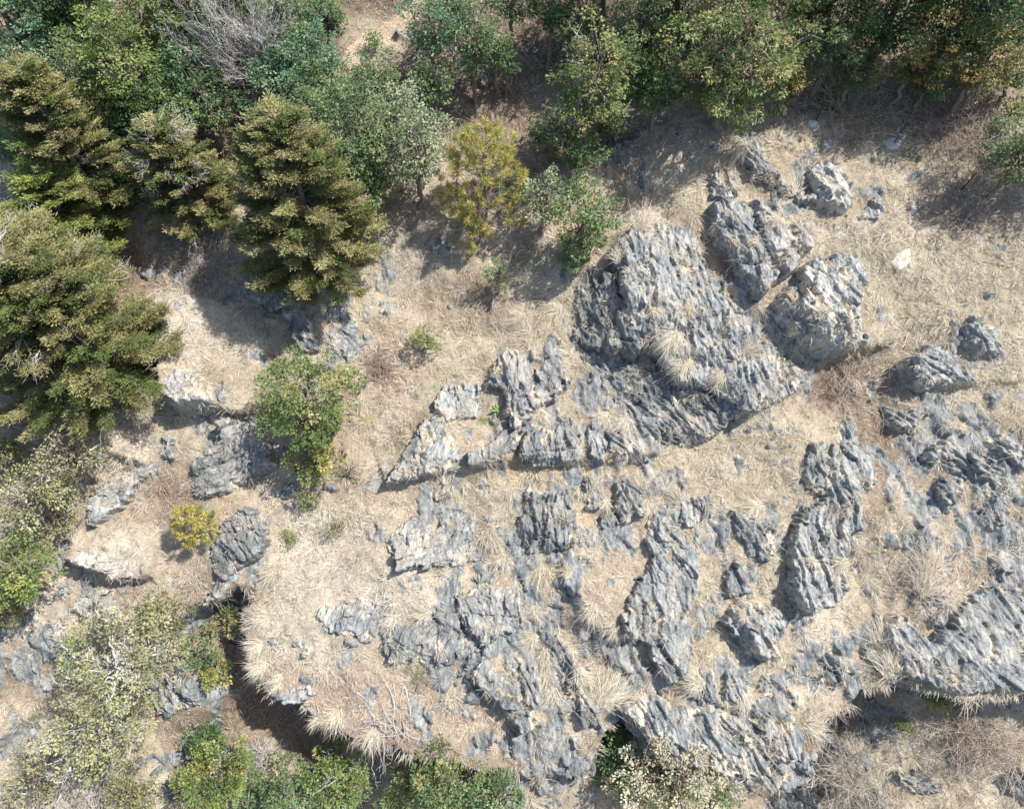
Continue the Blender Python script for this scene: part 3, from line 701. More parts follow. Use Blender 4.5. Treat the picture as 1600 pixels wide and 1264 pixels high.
R("dark ledge peeking from under the broad leafy tree's foot", [(423,772),(440,760),(459,758),(455,776),(432,779)], .3, 20, 0, 0, 0, .85, .5)
R("shaded slate ramp at the foot of the biggest free-standing cedar", [(378,432),(398,424),(427,448),(455,468),(480,488),(492,520),(499,550),(473,548),(460,520),(447,497),(402,487),(382,465)], .3, 130, 30, .05, .1, .75, 1.0)
R("pale rock sheets bedded in straw right of the slate ramp", [(518,473),(540,478),(562,492),(577,525),(560,545),(547,562),(524,545),(514,510)], .16, 150, 60, .05, .4, 1.3, .5)
R("little dark rock beside the sprawling cedar", [(302,434),(320,430),(327,438),(312,447)], .25, 100, 0, 0, 0, .7, .5)
R("half-buried blue rock below the tall mottled tree", [(947,240),(962,228),(984,218),(1002,227),(996,247),(976,256),(957,258)], .3, 140, 30, .08, .15, .8, .8)
R("grey outcrop at the picture's edge by the short stake", [(-10,305),(12,298),(30,302),(40,320),(30,347),(5,352),(-12,345)], .3, 110, 30, 0, .15, 1.0, .8)
R("pale thin stone chip on the ground near the cliff lip", [(423,1000),(430,997),(438,1008),(431,1012)], .14, 130, 0, 0, 0, 1.2, .3)
R("blue stone sliver below the smooth pale bedrock", [(462,1006),(474,1006),(486,1022),(478,1026),(468,1016)], .16, 130, 0, 0, 0, 1.0, .3)
R("pale rim stone at the tip of the grassy spur", [(432,1086),(452,1078),(480,1074),(494,1086),(470,1094),(446,1097)], .22, 20, 60, 0, 0, 1.6, .5)

# ------------------------------------------------------------------ trees and bushes
PAL = {
 'green':  [((.095, .140, .065), 3), ((.135, .185, .085), 3), ((.060, .095, .045), 2), ((.19, .22, .10), 1)],
 'blue':   [((.085, .150, .085), 3), ((.120, .195, .110), 3), ((.060, .110, .062), 2), ((.16, .21, .12), 1)],
 'dark':   [((.045, .085, .035), 3), ((.070, .120, .045), 3), ((.10, .13, .05), 1)],
 'bright': [((.16, .22, .070), 3), ((.21, .26, .09), 3), ((.10, .15, .05), 2), ((.27, .29, .10), 1)],
 'olive':  [((.20, .20, .085), 3), ((.15, .16, .065), 2), ((.26, .24, .12), 2), ((.10, .13, .05), 2)],
 'mixed':  [((.12, .17, .06), 3), ((.27, .26, .11), 2), ((.19, .22, .09), 3), ((.34, .29, .14), 1), ((.07, .11, .04), 2)],
 'yellow': [((.13, .18, .05), 3), ((.33, .28, .09), 2), ((.22, .24, .07), 3), ((.07, .10, .035), 2)],
 'pale':   [((.26, .29, .18), 3), ((.20, .24, .14), 3), ((.34, .34, .24), 1), ((.13, .17, .09), 2)],
 'lichen': [((.27, .27, .14), 3), ((.22, .23, .11), 3), ((.33, .31, .19), 2), ((.16, .19, .09), 1)],
 'cream':  [((.50, .45, .32), 4), ((.40, .36, .24), 2), ((.16, .20, .09), 2), ((.58, .52, .40), 2)],
 'rust':   [((.16, .17, .06), 3), ((.30, .22, .09), 2), ((.10, .12, .045), 3)],
 'cedar':  [((.205, .20, .085), 3), ((.265, .25, .115), 3), ((.125, .155, .055), 3), ((.30, .275, .14), 1)],
 'cedarl': [((.22, .26, .075), 3), ((.28, .30, .10), 2), ((.15, .20, .06), 2)],
}
PAL = {k: [(tuple(min(.6, x * {'cream': 1.15, 'dark': 1.85, 'blue': 1.7, 'green': 1.65, 'bright': 1.2, 'cedar': 1.18}.get(k, 1.35)) for x in c), w) for c, w in v] for k, v in PAL.items()}
def pick(rng, pal, n):
    p = PAL[pal]; w = np.array([x[1] for x in p], float); w /= w.sum()
    return np.array([x[0] for x in p])[rng.choice(len(p), n, p=w)]

def rdir(rng, n):
    return norm(rng.normal(size=(n, 3)))

def perp(rng, D):
    return norm(np.cross(D, rdir(rng, len(D))))

BARK = (.23, .19, .155); GREYB = (.50, .48, .46); DEADC = (.50, .48, .455)
TN = [0]

def limb(mb, rng, a, b, r0, r1, n=6, wig=.08, sides=5, col=BARK, sag=0.0):
    a = np.asarray(a, float); b = np.asarray(b, float); L = np.linalg.norm(b - a)
    t = np.linspace(0, 1, n)[:, None]
    p = a * (1 - t) + b * t
    p[1:-1] += rng.normal(size=(n - 2, 3)) * L * wig
    p[:, 2] += sag * L * np.sin(t[:, 0] * math.pi)
    tube(mb, p, np.linspace(r0, r1, n), sides, col)
    return p

def root_for(cx, cy, hc):
    u, v, h, t = surf_hit(cx, cy, hc)
    return P3(u, v, h), t

def leafy(cx, cy, w, pal, label, asp=1.0, trunk=.35, dens=1.0, cat="tree", name="broadleaf_tree", group="broadleaf trees on the hillside", leaf=.085, stems=1,
          bark=BARK, bare=0.0, lobes=1.0, fill=1.0, lean=(0, 0), white=0.0, pal2=None):
    TN[0] += 1; rng = np.random.default_rng(5000 + TN[0] * 7)
    W = w / 50.0; Hc = W * asp; th = trunk * W
    base, t = root_for(cx, cy, th + Hc * .5)
    W = w * t / F_PX / 1.03; Hc = W * asp; th = trunk * W
    base, t = root_for(cx, cy, th + Hc * .5)
    R = W * .5
    root = empty(name, base, label, cat, group)
    tr = MB(); cr = MB()
    C = np.array([lean[0], lean[1], th + Hc * .5])
    # clusters of leaves through the crown's volume
    nc = int(max(12, 22 * (W ** 1.7) * (asp ** .8) * fill))
    D = rdir(rng, nc); D[:, 2] = D[:, 2] * .9 + .12
    rad = rng.uniform(.25, 1.0, nc) ** .55
    lob = 1 + lobes * (.30 * np.array([perlin(d[0] * 1.3 + TN[0], d[1] * 1.3 + d[2] * 1.7, TN[0]) for d in D])) + rng.normal(size=nc) * .07
    low = np.clip(-D[:, 2], 0, 1)
    cc = C + D * (rad * lob)[:, None] * np.array([R, R, Hc * .5]) * (1 - .25 * low[:, None] * np.array([1, 1, 0]))
    cr_r = rng.uniform(.13, .29, nc) * min(1.0, .55 + W * .16)
    ccol = pick(rng, pal, nc) * rng.uniform(.72, 1.28, (nc, 1))
    if pal2 is not None:
        m = rng.random(nc) < .5; ccol[m] = pick(rng, pal2, m.sum())
    nl = (dens * 74 * (cr_r / .22) ** 2 * (.085 / leaf) ** 1.4 * rng.uniform(.5, 1.3, nc)).astype(int) + 6
    idx = np.repeat(np.arange(nc), nl); n = len(idx)
    d = rdir(rng, n); d[:, 2] = d[:, 2] * .75 + .15
    P = cc[idx] + d * (cr_r[idx] * rng.uniform(.35, 1.05, n) ** .6)[:, None]
    L = leaf * rng.uniform(.65, 1.25, n)
    outd = norm(d + .5 * norm(P - C) + .55 * rdir(rng, n))
    S = norm(np.cross(outd, norm(rdir(rng, n) * .8 + np.array([0, 0, 1.0]))))
    col = ccol[idx] * rng.uniform(.82, 1.18, (n, 1)) + rng.normal(size=(n, 3)) * .004
    kites(cr, P, outd, S, L, L * .62, col.clip(.01, 1), bend=-np.array([0, 0, 1]) * (L * .25)[:, None])
    # trunk, limbs and twigs
    fork = np.array([C[0] * .5, C[1] * .5, th + Hc * .18])
    for s in range(stems):
        off = np.array([rng.normal() * .10 * W, rng.normal() * .10 * W, 0]) * (stems > 1)
        r0 = .045 * W ** .8 + .02
        limb(tr, rng, np.array([0, 0, -.25]) + off * .4, fork + off, r0, r0 * .6, 7, .03, 7, bark)
        limb(tr, rng, fork + off, C + np.array([0, 0, Hc * .3]) + off, r0 * .6, r0 * .2, 7, .05, 6, bark)
    k = min(nc, int(10 + W * 12))
    for i in rng.choice(nc, k, replace=False):
        a = fork + np.array([0, 0, rng.uniform(0, .35) * Hc])
        white_it = rng.random() < white
        b = cc[i] + (norm(cc[i] - C) * cr_r[i] * (1.6 if white_it else .6))
        p = limb(tr, rng, a if not white_it else a * .4 + b * .6 + rng.normal(size=3) * .25, b, (.010 + .012 * W) * (.75 if white_it else 1), .006, 9, .11 if white_it else .05, 4, DEADC if white_it else bark, sag=-.06)
        if white_it or rng.random() < bare:
            for j in range(7):
                q = p[rng.integers(3, 7)]
                limb(tr, rng, q, q + norm(norm(q - fork) + .8 * rng.normal(size=3)) * rng.uniform(.25, .6), .011, .004, 4, .08, 3, DEADC if white_it else bark)
    tr.build("trunk", M_BARK, root)
    cr.build("crown", M_LEAF, root)
    return root

def cedar(cx, cy, w, label, asp=1.7, pal='cedar', twigs=0.0, dens=1.0, trunk=.05, name="cedar_tree", group="cedars on the west slope", shape=.8, lean=(0, 0)):
    TN[0] += 1; rng = np.random.default_rng(6000 + TN[0] * 7)
    W = w / 50.0; Ht = W * asp
    base, t = root_for(cx, cy, Ht * .45)
    W = w * t / F_PX / 1.0; Ht = W * asp
    base, t = root_for(cx, cy, Ht * .45)
    root = empty(name, base, label, "tree", group)
    tr = MB(); cr = MB()
    top = np.array([lean[0], lean[1], Ht])
    limb(tr, rng, (0, 0, -.3), top * .97, .05 * W, .012, 9, .008, 7, BARK)
    nb = int(46 * W * asp / 1.7 * 1.5 * dens)
    R = W * .5
    tt = rng.uniform(.04, .985, nb)
    az = rng.uniform(0, 2 * math.pi, nb)
    for i in range(nb):
        t_ = tt[i]
        Lb = R * (1 - t_ ** 1.35) ** shape * rng.uniform(.72, 1.12) + .10
        if t_ < .15: Lb *= .6 + t_ * 2.6
        d = np.array([math.cos(az[i]), math.sin(az[i]), 0])
        a = top * t_
        rise = rng.uniform(.08, .26) + .75 * t_ ** 1.5
        m = 6
        s = np.linspace(0, 1, m)[:, None]
        pts = a + d * Lb * s + np.array([0, 0, 1]) * (Lb * (rise * s - .22 * s ** 2 + .16 * s ** 4))
        tube(tr, pts, np.linspace(.012 + .006 * W, .004, m), 3, BARK)
        bc = pick(rng, pal, 1)[0] * rng.uniform(.82, 1.18)
        side = np.array([-d[1], d[0], 0])
        # fan-shaped sprays along the outer part of the branch
        ns = int(8 + 11 * Lb)
        for j in range(ns):
            f = rng.uniform(.30, 1.02) if Lb > .5 else rng.uniform(0, 1)
            q = a + d * Lb * f + np.array([0, 0, 1]) * (Lb * (rise * f - .22 * f ** 2 + .16 * f ** 4))
            sa = rng.uniform(-1.0, 1.0) * (1.15 - .7 * f)
            sd_r = norm(d * math.cos(sa) + side * math.sin(sa) + np.array([0, 0, rng.uniform(.0, .45)]))
            sl = rng.uniform(.20, .42) * (.7 + .12 * W)
            nn = int(34 * dens ** 0)
            along = rng.uniform(.0, 1.0, nn)
            sgn = rng.choice([-1, 1], nn)
            sp = norm(np.cross(sd_r, np.array([0, 0, 1.0])))
            wid = sl * .42 * (1 - along * .75)
            P = q + sd_r * (along * sl)[:, None] + sp * (sgn * wid * rng.uniform(0, 1, nn))[:, None] + rng.normal(size=(nn, 3)) * .022
            Dn = norm(sd_r + sp * (sgn * .75)[:, None] + rng.normal(size=(nn, 3)) * .28 + np.array([0, 0, .22]))
            Sn = norm(np.cross(Dn, rng.normal(size=(nn, 3)) * .6 + np.array([0, 0, 1.0])))
            col = bc * rng.uniform(.75, 1.28, (nn, 1))
            kites(cr, P, Dn, Sn, rng.uniform(.07, .13, nn), .028, col)
        if rng.random() < twigs:
            q = pts[-1]
            for j in range(6):
                e = q + norm(d + rng.normal(size=3) * .55) * rng.uniform(.3, .7)
                p2 = limb(tr, rng, q - d * .25 * Lb, e, .012, .004, 5, .06, 3, DEADC)
                for k2 in range(3):
                    limb(tr, rng, p2[3], p2[3] + norm(d + rng.normal(size=3) * .8) * .22, .006, .003, 3, .05, 3, DEADC)
    tr.build("trunk", M_BARK, root)
    cr.build("crown", M_NEEDLE, root)
    return root

def pine(cx, cy, w, label, asp=1.2, name="pine_tree", n_t=190, group="young pines"):
    TN[0] += 1; rng = np.random.default_rng(7000 + TN[0] * 7)
    W = w / 50.0; Ht = W * asp * 1.25
    base, t = root_for(cx, cy, Ht * .55)
    W = w * t / F_PX; Ht = W * asp * 1.25
    base, t = root_for(cx, cy, Ht * .55)
    root = empty(name, base, label, "tree", group)
    tr = MB(); cr = MB()
    limb(tr, rng, (0, 0, -.2), (0, 0, Ht * .96), .03 * W, .012, 8, .01, 6, BARK)
    R = W * .5
    nl = .20 if W > 1.6 else .16
    for i in range(n_t):
        t_ = rng.uniform(.14, 1.0); az = rng.uniform(0, 2 * math.pi)
        L = R * (math.sin(min(1, (1.12 - t_) * 1.35) * math.pi / 2) ** .8) * rng.uniform(.35, 1.0) ** .6
        d = np.array([math.cos(az), math.sin(az), 0.0])
        a = np.array([0, 0, Ht * max(.1, t_ - .14)]); e = d * L + np.array([0, 0, Ht * t_])
        limb(tr, rng, a, e, .012, .006, 5, .03, 3, (.30, .24, .19), sag=-.08)
        m = 95
        ax = norm(d * .5 + np.array([0, 0, 1.0]) + rng.normal(size=3) * .2)
        Dn = norm(ax * rng.uniform(-.25, 1.2, m)[:, None] + rdir(rng, m))
        P = e + ax * rng.uniform(-.10, .05, m)[:, None]
        Sn = perp(rng, Dn)
        c0 = np.array([.60, .50, .17]) if rng.random() < .75 else np.array([.37, .39, .14])
        inner = np.where(rng.random((m, 1)) < .3, np.array([[.28, .32, .08]]), c0[None])
        kites(cr, P, Dn, Sn, nl * rng.uniform(.7, 1.15, m), .015, inner * rng.uniform(.8, 1.2, (m, 1)))
    tr.build("trunk", M_BARK, root); cr.build("crown", M_NEEDLE, root)
    return root

def branching(mb, rng, p, d, L, r, lev, col, spread=.65, kids=4, up=.05, wig=.09, sides=4):
    e = p + d * L
    pts = limb(mb, rng, p, e, r, r * .45, 5, wig, sides if lev > 1 else 3, col)
    if lev == 0: return
    for k in range(kids + (lev > 1)):
        f = rng.uniform(.25, 1.0); q = pts[min(4, int(f * 5))]
        nd = norm(d + rng.normal(size=3) * spread + np.array([0, 0, up]))
        branching(mb, rng, q, nd, L * rng.uniform(.45, .72), r * .5, lev - 1, col, spread, kids, up, wig, sides)

def bare_tree(cx, cy, w, label, hgt=1.4, lev=4, col=DEADC, name="dead_tree", cat="tree", group=None, ax=(0, 0, 1), n0=4, spread=.6, kids=4, r=None, start=.1, scale=1.0):
    """leafless: n0 main stems from one foot, each forking again and again"""
    TN[0] += 1; rng = np.random.default_rng(8000 + TN[0] * 7)
    W = w / 50.0; Ht = W * hgt
    base, t = root_for(cx, cy, Ht * .5)
    root = empty(name, base, label, cat, group)
    mb = MB(); st = MB()
    ax = norm(np.array(ax, float))
    rr = r if r else .022 * W + .008
    L = Ht * .48 * scale
    for k in range(n0):
        d = norm(ax + rng.normal(size=3) * spread)
        d[2] = abs(d[2]) * .8 + .1
        branching(mb, rng, np.array([0, 0, Ht * start]) if k else np.zeros(3), norm(d), L * rng.uniform(.8, 1.2), rr, lev - 1, np.array(col) * rng.uniform(.85, 1.1), spread, kids)
    limb(st, rng, (0, 0, -.2), ax * Ht * (start + .12), rr * 1.8, rr, 4, .03, 6, np.array(col) * .8)
    st.build("trunk", M_DEAD, root)
    mb.build("branches", M_DEAD, root)
    return root

def brush(cx, cy, w, label, col=(.45, .40, .36), n=160, cat="shrub", name="dry_shrub", group="leafless shrubs and brush", flat=.5):
    """low, tangled, leafless shrub: wiry arching stems with side twigs"""
    TN[0] += 1; rng = np.random.default_rng(9000 + TN[0] * 7)
    base, t = root_for(cx, cy, .15)
    R = w * t / F_PX / 2 * 1.15
    mb = MB(); n = int(n * 1.8); col = np.array(col) * 1.15
    for i in range(n):
        az = rng.uniform(0, 2 * math.pi); L = R * rng.uniform(.5, 1.1)
        d = norm(np.array([math.cos(az), math.sin(az), rng.uniform(.15, 1.0) * flat * 1.6]) + rng.normal(size=3) * .2)
        s = np.linspace(0, 1, 6)[:, None]
        side = norm(np.cross(d, [0, 0, 1.0])) * rng.uniform(-.6, .6) * L
        pts = rng.normal(size=3) * np.array([.34, .34, 0]) * R + d * L * s + side * s ** 2 + rng.normal(size=(6, 3)) * .018 - np.array([0, 0, .25 * L]) * s ** 2 + EV * 0.47 * 0
        pts[:, 2] += .0 + np.maximum(0, pts[:, 1]) * math.tan(TILT) + np.minimum(0, pts[:, 1]) * math.tan(TILT) * .8
        c = np.array(col) * rng.uniform(.7, 1.25)
        tube(mb, pts, np.linspace(.011, .004, 6), 3, c)
        for j in range(4):
            q = pts[rng.integers(2, 6)]; e = q + norm(d + rng.normal(size=3) * .7) * L * rng.uniform(.15, .4)
            limb(mb, rng, q, e, .006, .003, 4, .06, 3, c)
    o = mb.build(name, M_DEAD, None, loc=base * 0)
    o.location = base
    return tag(o, label, cat, group)

T = leafy
# cedars
cedar(100, 515, 258, "largest cedar of all, sprawling over the west slope with pale twigs showing", .95, twigs=.06, dens=1.3, shape=.62)
cedar(20, 425, 120, "half-cut cedar peeking in above the sprawling largest cedar", 1.5, twigs=.08)
cedar(477, 335, 208, "tall free-standing cedar with layered olive shelves, beside the yellow pine's clearing", 1.42, dens=1.15, shape=.78)
cedar(112, 245, 135, "slender olive cedar leaning to the picture's edge behind the sprawling one", 1.6, dens=1.15)
cedar(105, 345, 110, "fresh green young cedar at the foot of the slender olive cedar", 1.2, pal='cedarl', dens=.9, shape=.6)
cedar(288, 285, 118, "ragged small cedar fringed with bleached dead twigs", 1.35, twigs=.16, dens=1.0)
# pines
pine(757, 268, 142, "young pine with yellow-green needle tufts in the middle clearing", .92, n_t=170)
pine(740, 358, 62, "scrawny pine seedling right under the yellow-green pine", .8, n_t=26)
pine(298, 815, 62, "small golden pine on the brown bank above the folded boulder", .9, n_t=60)
# forest, west
T(28, 55, 105, 'blue', "rounded bluish tree in the top corner beside the bushy green one", 1.3)
T(95, 20, 90, 'dark', "dark tree at the top edge next to the bluish corner tree", 1.3)
T(135, 35, 62, 'yellow', "thin yellowish tree at the top edge above the bright green crown", 1.4, dens=.8)
T(192, 105, 128, 'bright', "large bright green crown in the west forest", 1.35)
T(240, 35, 85, 'bright', "lime-green treetop at the top edge next to the dead grey tree", 1.5)
T(165, 170, 95, 'bright', "lower bright green bush spreading under the large bright crown", 1.0)
T(85, 90, 85, 'blue', "dull bluish crown between the corner tree and the bright crown", 1.2)
T(40, 130, 95, 'pale', "pale greyish-green crown above the slender olive cedar's tip", 1.2)
T(90, 135, 100, 'pale', "dusty green crown over the slender olive cedar's shoulder", 1.0)
T(18, 210, 90, 'blue', "bluish tree at the picture's edge left of the slender olive cedar", 1.4)
T(165, 215, 85, 'blue', "bluish bush between the slender olive and ragged small cedars", 1.0)
T(205, 165, 80, 'dark', "dark green tree under the bright green crowns", 1.2)
T(298, 100, 62, 'blue', "slim teal-green treetop left of the dead grey tree", 2.0)
T(262, 175, 95, 'dark', "dark crown above the ragged small cedar", 1.1)
T(318, 165, 90, 'green', "green crown touching the dead grey tree's foot", 1.2)
T(290, 25, 75, 'bright', "small yellow-green crown at the top edge beside the lime one", 1.3)
T(330, 50, 70, 'dark', "dark crown behind the dead grey tree", 1.4)
T(430, 25, 100, 'green', "green crown at the top edge right of the dead grey tree", 1.2)
T(440, 95, 88, 'green', "leafy crown just right of the dead grey tree's branches", 1.3)
T(492, 95, 100, 'blue', "light bluish crown at the edge of the trail clearing", 1.2)
T(505, 25, 70, 'dark', "shaded tree with bare stems at the upper end of the trail", 1.4)
T(445, 155, 95, 'blue', "pale teal crown directly behind the free-standing cedar's tip", 1.2)
T(500, 165, 105, 'green', "green crown right behind the free-standing cedar", 1.2)
T(585, 130, 85, 'green', "bright bush at the lower end of the trail", 1.2, .3)
T(548, 210, 150, 'green', "wide teal-green tree right of the free-standing cedar", 1.25)
T(605, 190, 95, 'pale', "small bluish tree in front of the trail's lower end", 1.3)
T(575, 275, 95, 'green', "low dark bush hugging the free-standing cedar's right side", .8)
T(648, 232, 118, 'pale', "sparse grey-green tree with a thin slanting trunk left of the yellow pine", 1.3, .32, .8, bare=.3)
T(677, 135, 72, 'green', "round bushy tree standing alone above the sparse grey-green one", 1.2, .3)
T(585, 62, 18, 'bright', "tiny green sapling alone on the straw by the trail", 1.6, .3, cat="sapling", name="sapling", group="saplings and low bushes", leaf=.06)
# forest, centre top
T(672, 40, 74, 'blue', "broad bluish tree at the upper trail's right side", 1.4, .4)
T(738, 62, 78, 'green', "tall bright-leaved tree above the shaded middle clearing", 1.7, .5)
T(700, 8, 55, 'dark', "dark treetop between the two trees right of the trail", 1.2)
T(775, 75, 55, 'dark', "slim dark tree with bare stems at the shaded clearing", 1.3, .7, .8)
T(795, 100, 40, 'dark', "little dark tree with forked black stems in the shaded clearing", .8, .9, .6, stems=3)
T(800, 2, 70, 'dark', "dark crown at the top edge above the shaded clearing", 1.0, .8)
T(862, 10, 66, 'dark', "second dark crown at the top edge, over the upright black trunk", 1.0, .9)
T(905, 30, 90, 'green', "green crown at the top edge left of the tall mottled tree", 1.2)
T(925, 135, 115, 'mixed', "tall mottled tree with grey-tan leaves and pale inner twigs", 1.75, .35, .85, bare=.4, white=.12)
T(862, 205, 75, 'green', "low green shrub at the left foot of the tall mottled tree", .8, .1, cat="shrub", name="leafy_shrub", group="saplings and low bushes")
T(905, 232, 85, 'dark', "low dark shrub between the yellow pine and half-buried rock", .7, .1, cat="shrub", name="leafy_shrub", group="saplings and low bushes")
T(965, 190, 60, 'olive', "thin olive undergrowth bush right of the tall mottled tree", 1.0, .2, .7, cat="shrub", name="leafy_shrub", group="saplings and low bushes")
T(1000, 50, 100, 'green', "green crown at the top between the mottled and the huge tree", 1.3)
T(985, 125, 70, 'dark', "shaded tree behind the tall mottled one", 1.5)
T(1030, 140, 80, 'dark', "dark lower crown at the left side of the huge tree", 1.1)
T(1055, 25, 90, 'green', "crown at the top edge behind the huge tree's left half", 1.1)
T(1150, 82, 232, 'mixed', "huge spreading tree with tan and yellow-green leaves near the top", .8, .12, 1.0, bare=.2, lobes=1.3)
T(1128, 155, 95, 'yellow', "yellow-tinged lower bough-heavy tree at the huge tree's foot", .7, .1)
T(1262, 22, 70, 'yellow', "golden-leaved treetop at the top edge right of the huge tree", 1.6)
T(1238, 120, 60, 'rust', "rusty-leaved small tree at the right rim of the huge tree", 1.2)
T(1310, 45, 95, 'green', "green tree at the top edge with a bleached forked limb", 1.2, white=.15)
T(1385, 30, 105, 'dark', "dark crown at the top edge above the tangled grey brush", 1.0)
T(1335, 110, 70, 'dark', "shaded low tree between the huge tree and the tangled grey brush", .9)
T(1440, 75, 100, 'rust', "brown-tinged tree over the dry thicket", 1.1)
T(1495, 25, 110, 'green', "bright leafy crown at the top edge, third from the corner", 1.1)
T(1535, 95, 95, 'rust', "reddish-green tree in the right top forest", 1.1)
T(1580, 30, 90, 'dark', "dark crown in the top corner beyond the reddish-green tree", 1.2)
T(1450, 130, 70, 'dark', "low dark bush at the forest's lower rim over the dry thicket", .8)
T(1592, 110, 60, 'green', "low green bush at the picture's edge under the corner crown", .9)
T(1600, 235, 85, 'green', "glossy dark-green tree cut by the picture's edge beside the leaning rod", 1.2, .3)
T(1585, 170, 36, 'bright', "small bright shoot just above the glossy dark-green tree", 1.0, .3, cat="shrub", name="leafy_shrub", group="saplings and low bushes")
T(1790, 190, 100, 'green', "tall shade tree standing past the picture's edge", 1.7, .2)
#T(1810, 240, 170, 'green', "second tall shade tree standing past the picture's edge", 1.7, .25)
# middle slope
T(848, 315, 80, 'pale', "paler silvery tree, left one of the broadleaf pair above the black-stained block", 1.1, .3, .9)
T(912, 345, 98, 'mixed', "greener tree, right one of the broadleaf pair above the black-stained block", 1.5, .2, 1.0, pal2='green')
T(890, 400, 55, 'green', "low bush at the feet of the broadleaf pair", .8, .1, cat="shrub", name="leafy_shrub", group="saplings and low bushes")
T(779, 430, 44, 'green', "thin green sapling on the brown slope between the pine and the tall outcrop", 1.7, .2, .7, cat="sapling", name="sapling", group="saplings and low bushes", leaf=.06)
T(668, 528, 48, 'bright', "small round bush alone on the slope above the triangular slab", .9, .15, .9, cat="shrub", name="leafy_shrub", group="saplings and low bushes", leaf=.07)
T(482, 630, 162, 'bright', "round-crowned leafy tree standing alone in the left middle", 1.1, .12, 1.1, pal2='mixed')
T(490, 715, 85, 'yellow', "lower yellow-green bush joined to the round-crowned tree's foot", .8, .1, .9, cat="shrub", name="leafy_shrub", group="saplings and low bushes")
T(478, 785, 34, 'bright', "tiny bright bush under the round-crowned tree", .7, .1, .6, cat="shrub", name="leafy_shrub", group="saplings and low bushes", leaf=.06)
T(450, 842, 24, 'bright', "little yellow-green plant right of the folded boulder", .7, .1, .5, cat="shrub", name="leafy_shrub", group="saplings and low bushes", leaf=.05)
T(525, 820, 40, 'lichen', "thin weedy plant on the straw slope right of the folded boulder", .6, .1, .3, cat="shrub", name="leafy_shrub", group="saplings and low bushes", leaf=.05)
T(545, 735, 44, 'lichen', "wispy yellowish plant by the fallen straight stick", .8, .1, .25, cat="shrub", name="leafy_shrub", group="saplings and low bushes", leaf=.05)
# west side
T(8, 715, 50, 'bright', "bright bush cut by the picture's edge under the sprawling cedar", 1.0)
T(110, 712, 105, 'lichen', "see-through lichen-grey tree with thin crown above the pointed blade of slate", .6, .4, .35, bare=.6, white=.15)
T(45, 775, 115, 'lichen', "pale loose-crowned tree above the fan of bare limbs", .7, .35, .4, bare=.4, white=.1)
T(85, 812, 55, 'lichen', "lichen-coloured small tree right over the fan of bare limbs", .7, .2, .5)
T(20, 888, 105, 'bright', "dense light-green tree at the picture's edge left of the pale clearing", .9, .35)
T(0, 955, 60, 'olive', "olive bush at the picture's edge under the dense light-green tree", .7, .2)
T(185, 1035, 175, 'lichen', "wide lichen-covered tree with twisted white limbs on top", .6, .4, .55, bare=.5, white=.45, bark=(.5, .48, .44))
T(150, 1130, 150, 'lichen', "ochre-grey lower half of the lichen grove, without white limbs on top", .6, .4, .65, bare=.3, white=.1, bark=(.5, .48, .44))
T(262, 965, 85, 'olive', "olive shrub with a white forked branch at the lichen tree's upper rim", .7, .2, .6, white=.25)
T(350, 972, 50, 'olive', "small rounded bush in the shaded ravine by the cliff", 1.1, .3)
T(312, 1020, 55, 'green', "dark green bush below the small rounded ravine bush", .8, .2)
T(335, 1045, 52, 'yellow', "yellow-flecked bush at the upper rim of the shade-dappled boulder", .8, .2)
T(205, 1240, 70, 'olive', "olive bush at the bottom edge among bare twigs", .8, .2, .6)
T(155, 1195, 50, 'lichen', "faint greenish bush below the lichen grove", .6, .2, .4)
T(55, 1215, 80, 'lichen', "scruffy grey-green bush in the bottom corner", .6, .2, .35, bare=.5, white=.3)
# bottom row
T(330, 1160, 50, 'dark', "shaded treetop above the yellow-green tree at the bottom", 1.2)
T(340, 1215, 98, 'yellow', "yellow-green tree at the bottom left of the fan of grey twigs", 1.1, pal2='bright')
T(385, 1255, 70, 'dark', "dark bush at the bottom edge right of the yellow-green tree", .9)
T(448, 1235, 75, 'green', "deep green tree at the bottom under the fan of grey twigs", 1.1)
T(525, 1225, 95, 'bright', "lively green tree with a bleached twiggy top at the bottom", 1.1, white=.25)
T(645, 1230, 85, 'mixed', "tan-flecked left part of the wide bottom thicket", .9)
T(705, 1222, 130, 'mixed', "wide bushy tree in the middle of the bottom thicket", 1.0, pal2='green')
T(780, 1245, 75, 'green', "green right end of the wide bottom thicket", .9)
T(960, 1165, 62, 'dark', "dark evergreen bush in the gap beside the overhanging slab", 1.2)
T(975, 1205, 80, 'dark', "deep green lower bush left of the cream-blossomed tree", 1.0, pal2='cream')
T(1058, 1208, 165, 'cream', "tree covered in cream blossom below the overhanging slab", .7, .9, 1.0, bare=.3)
T(1120, 1255, 50, 'green', "green bush at the right foot of the cream-blossomed tree", .8)
T(1412, 1140, 26, 'bright', "small fresh green bush inside the pale dead shrub", 1.5, .2, cat="shrub", name="leafy_shrub", group="saplings and low bushes", leaf=.06)
T(1462, 1088, 36, 'yellow', "mustard-green bush under the huge smooth slab's lip", 1.0, .2, cat="shrub", name="leafy_shrub", group="saplings and low bushes", leaf=.06)
# beyond the top edge the wood goes on
for k, (x, w, pal) in enumerate([(-40, 130, 'dark'), (90, 120, 'green'), (230, 130, 'dark'), (340, 120, 'green'), (950, 140, 'green'),
                                 (1080, 150, 'dark'), (1210, 140, 'green'), (1330, 150, 'dark'), (1450, 140, 'green'), (1570, 150, 'dark')]):
    T(x, -55 - (k % 3) * 22, w, pal, "tree of the wood that goes on above the picture's top edge", 1.2, .5, .8, group="trees of the wood above the top edge")
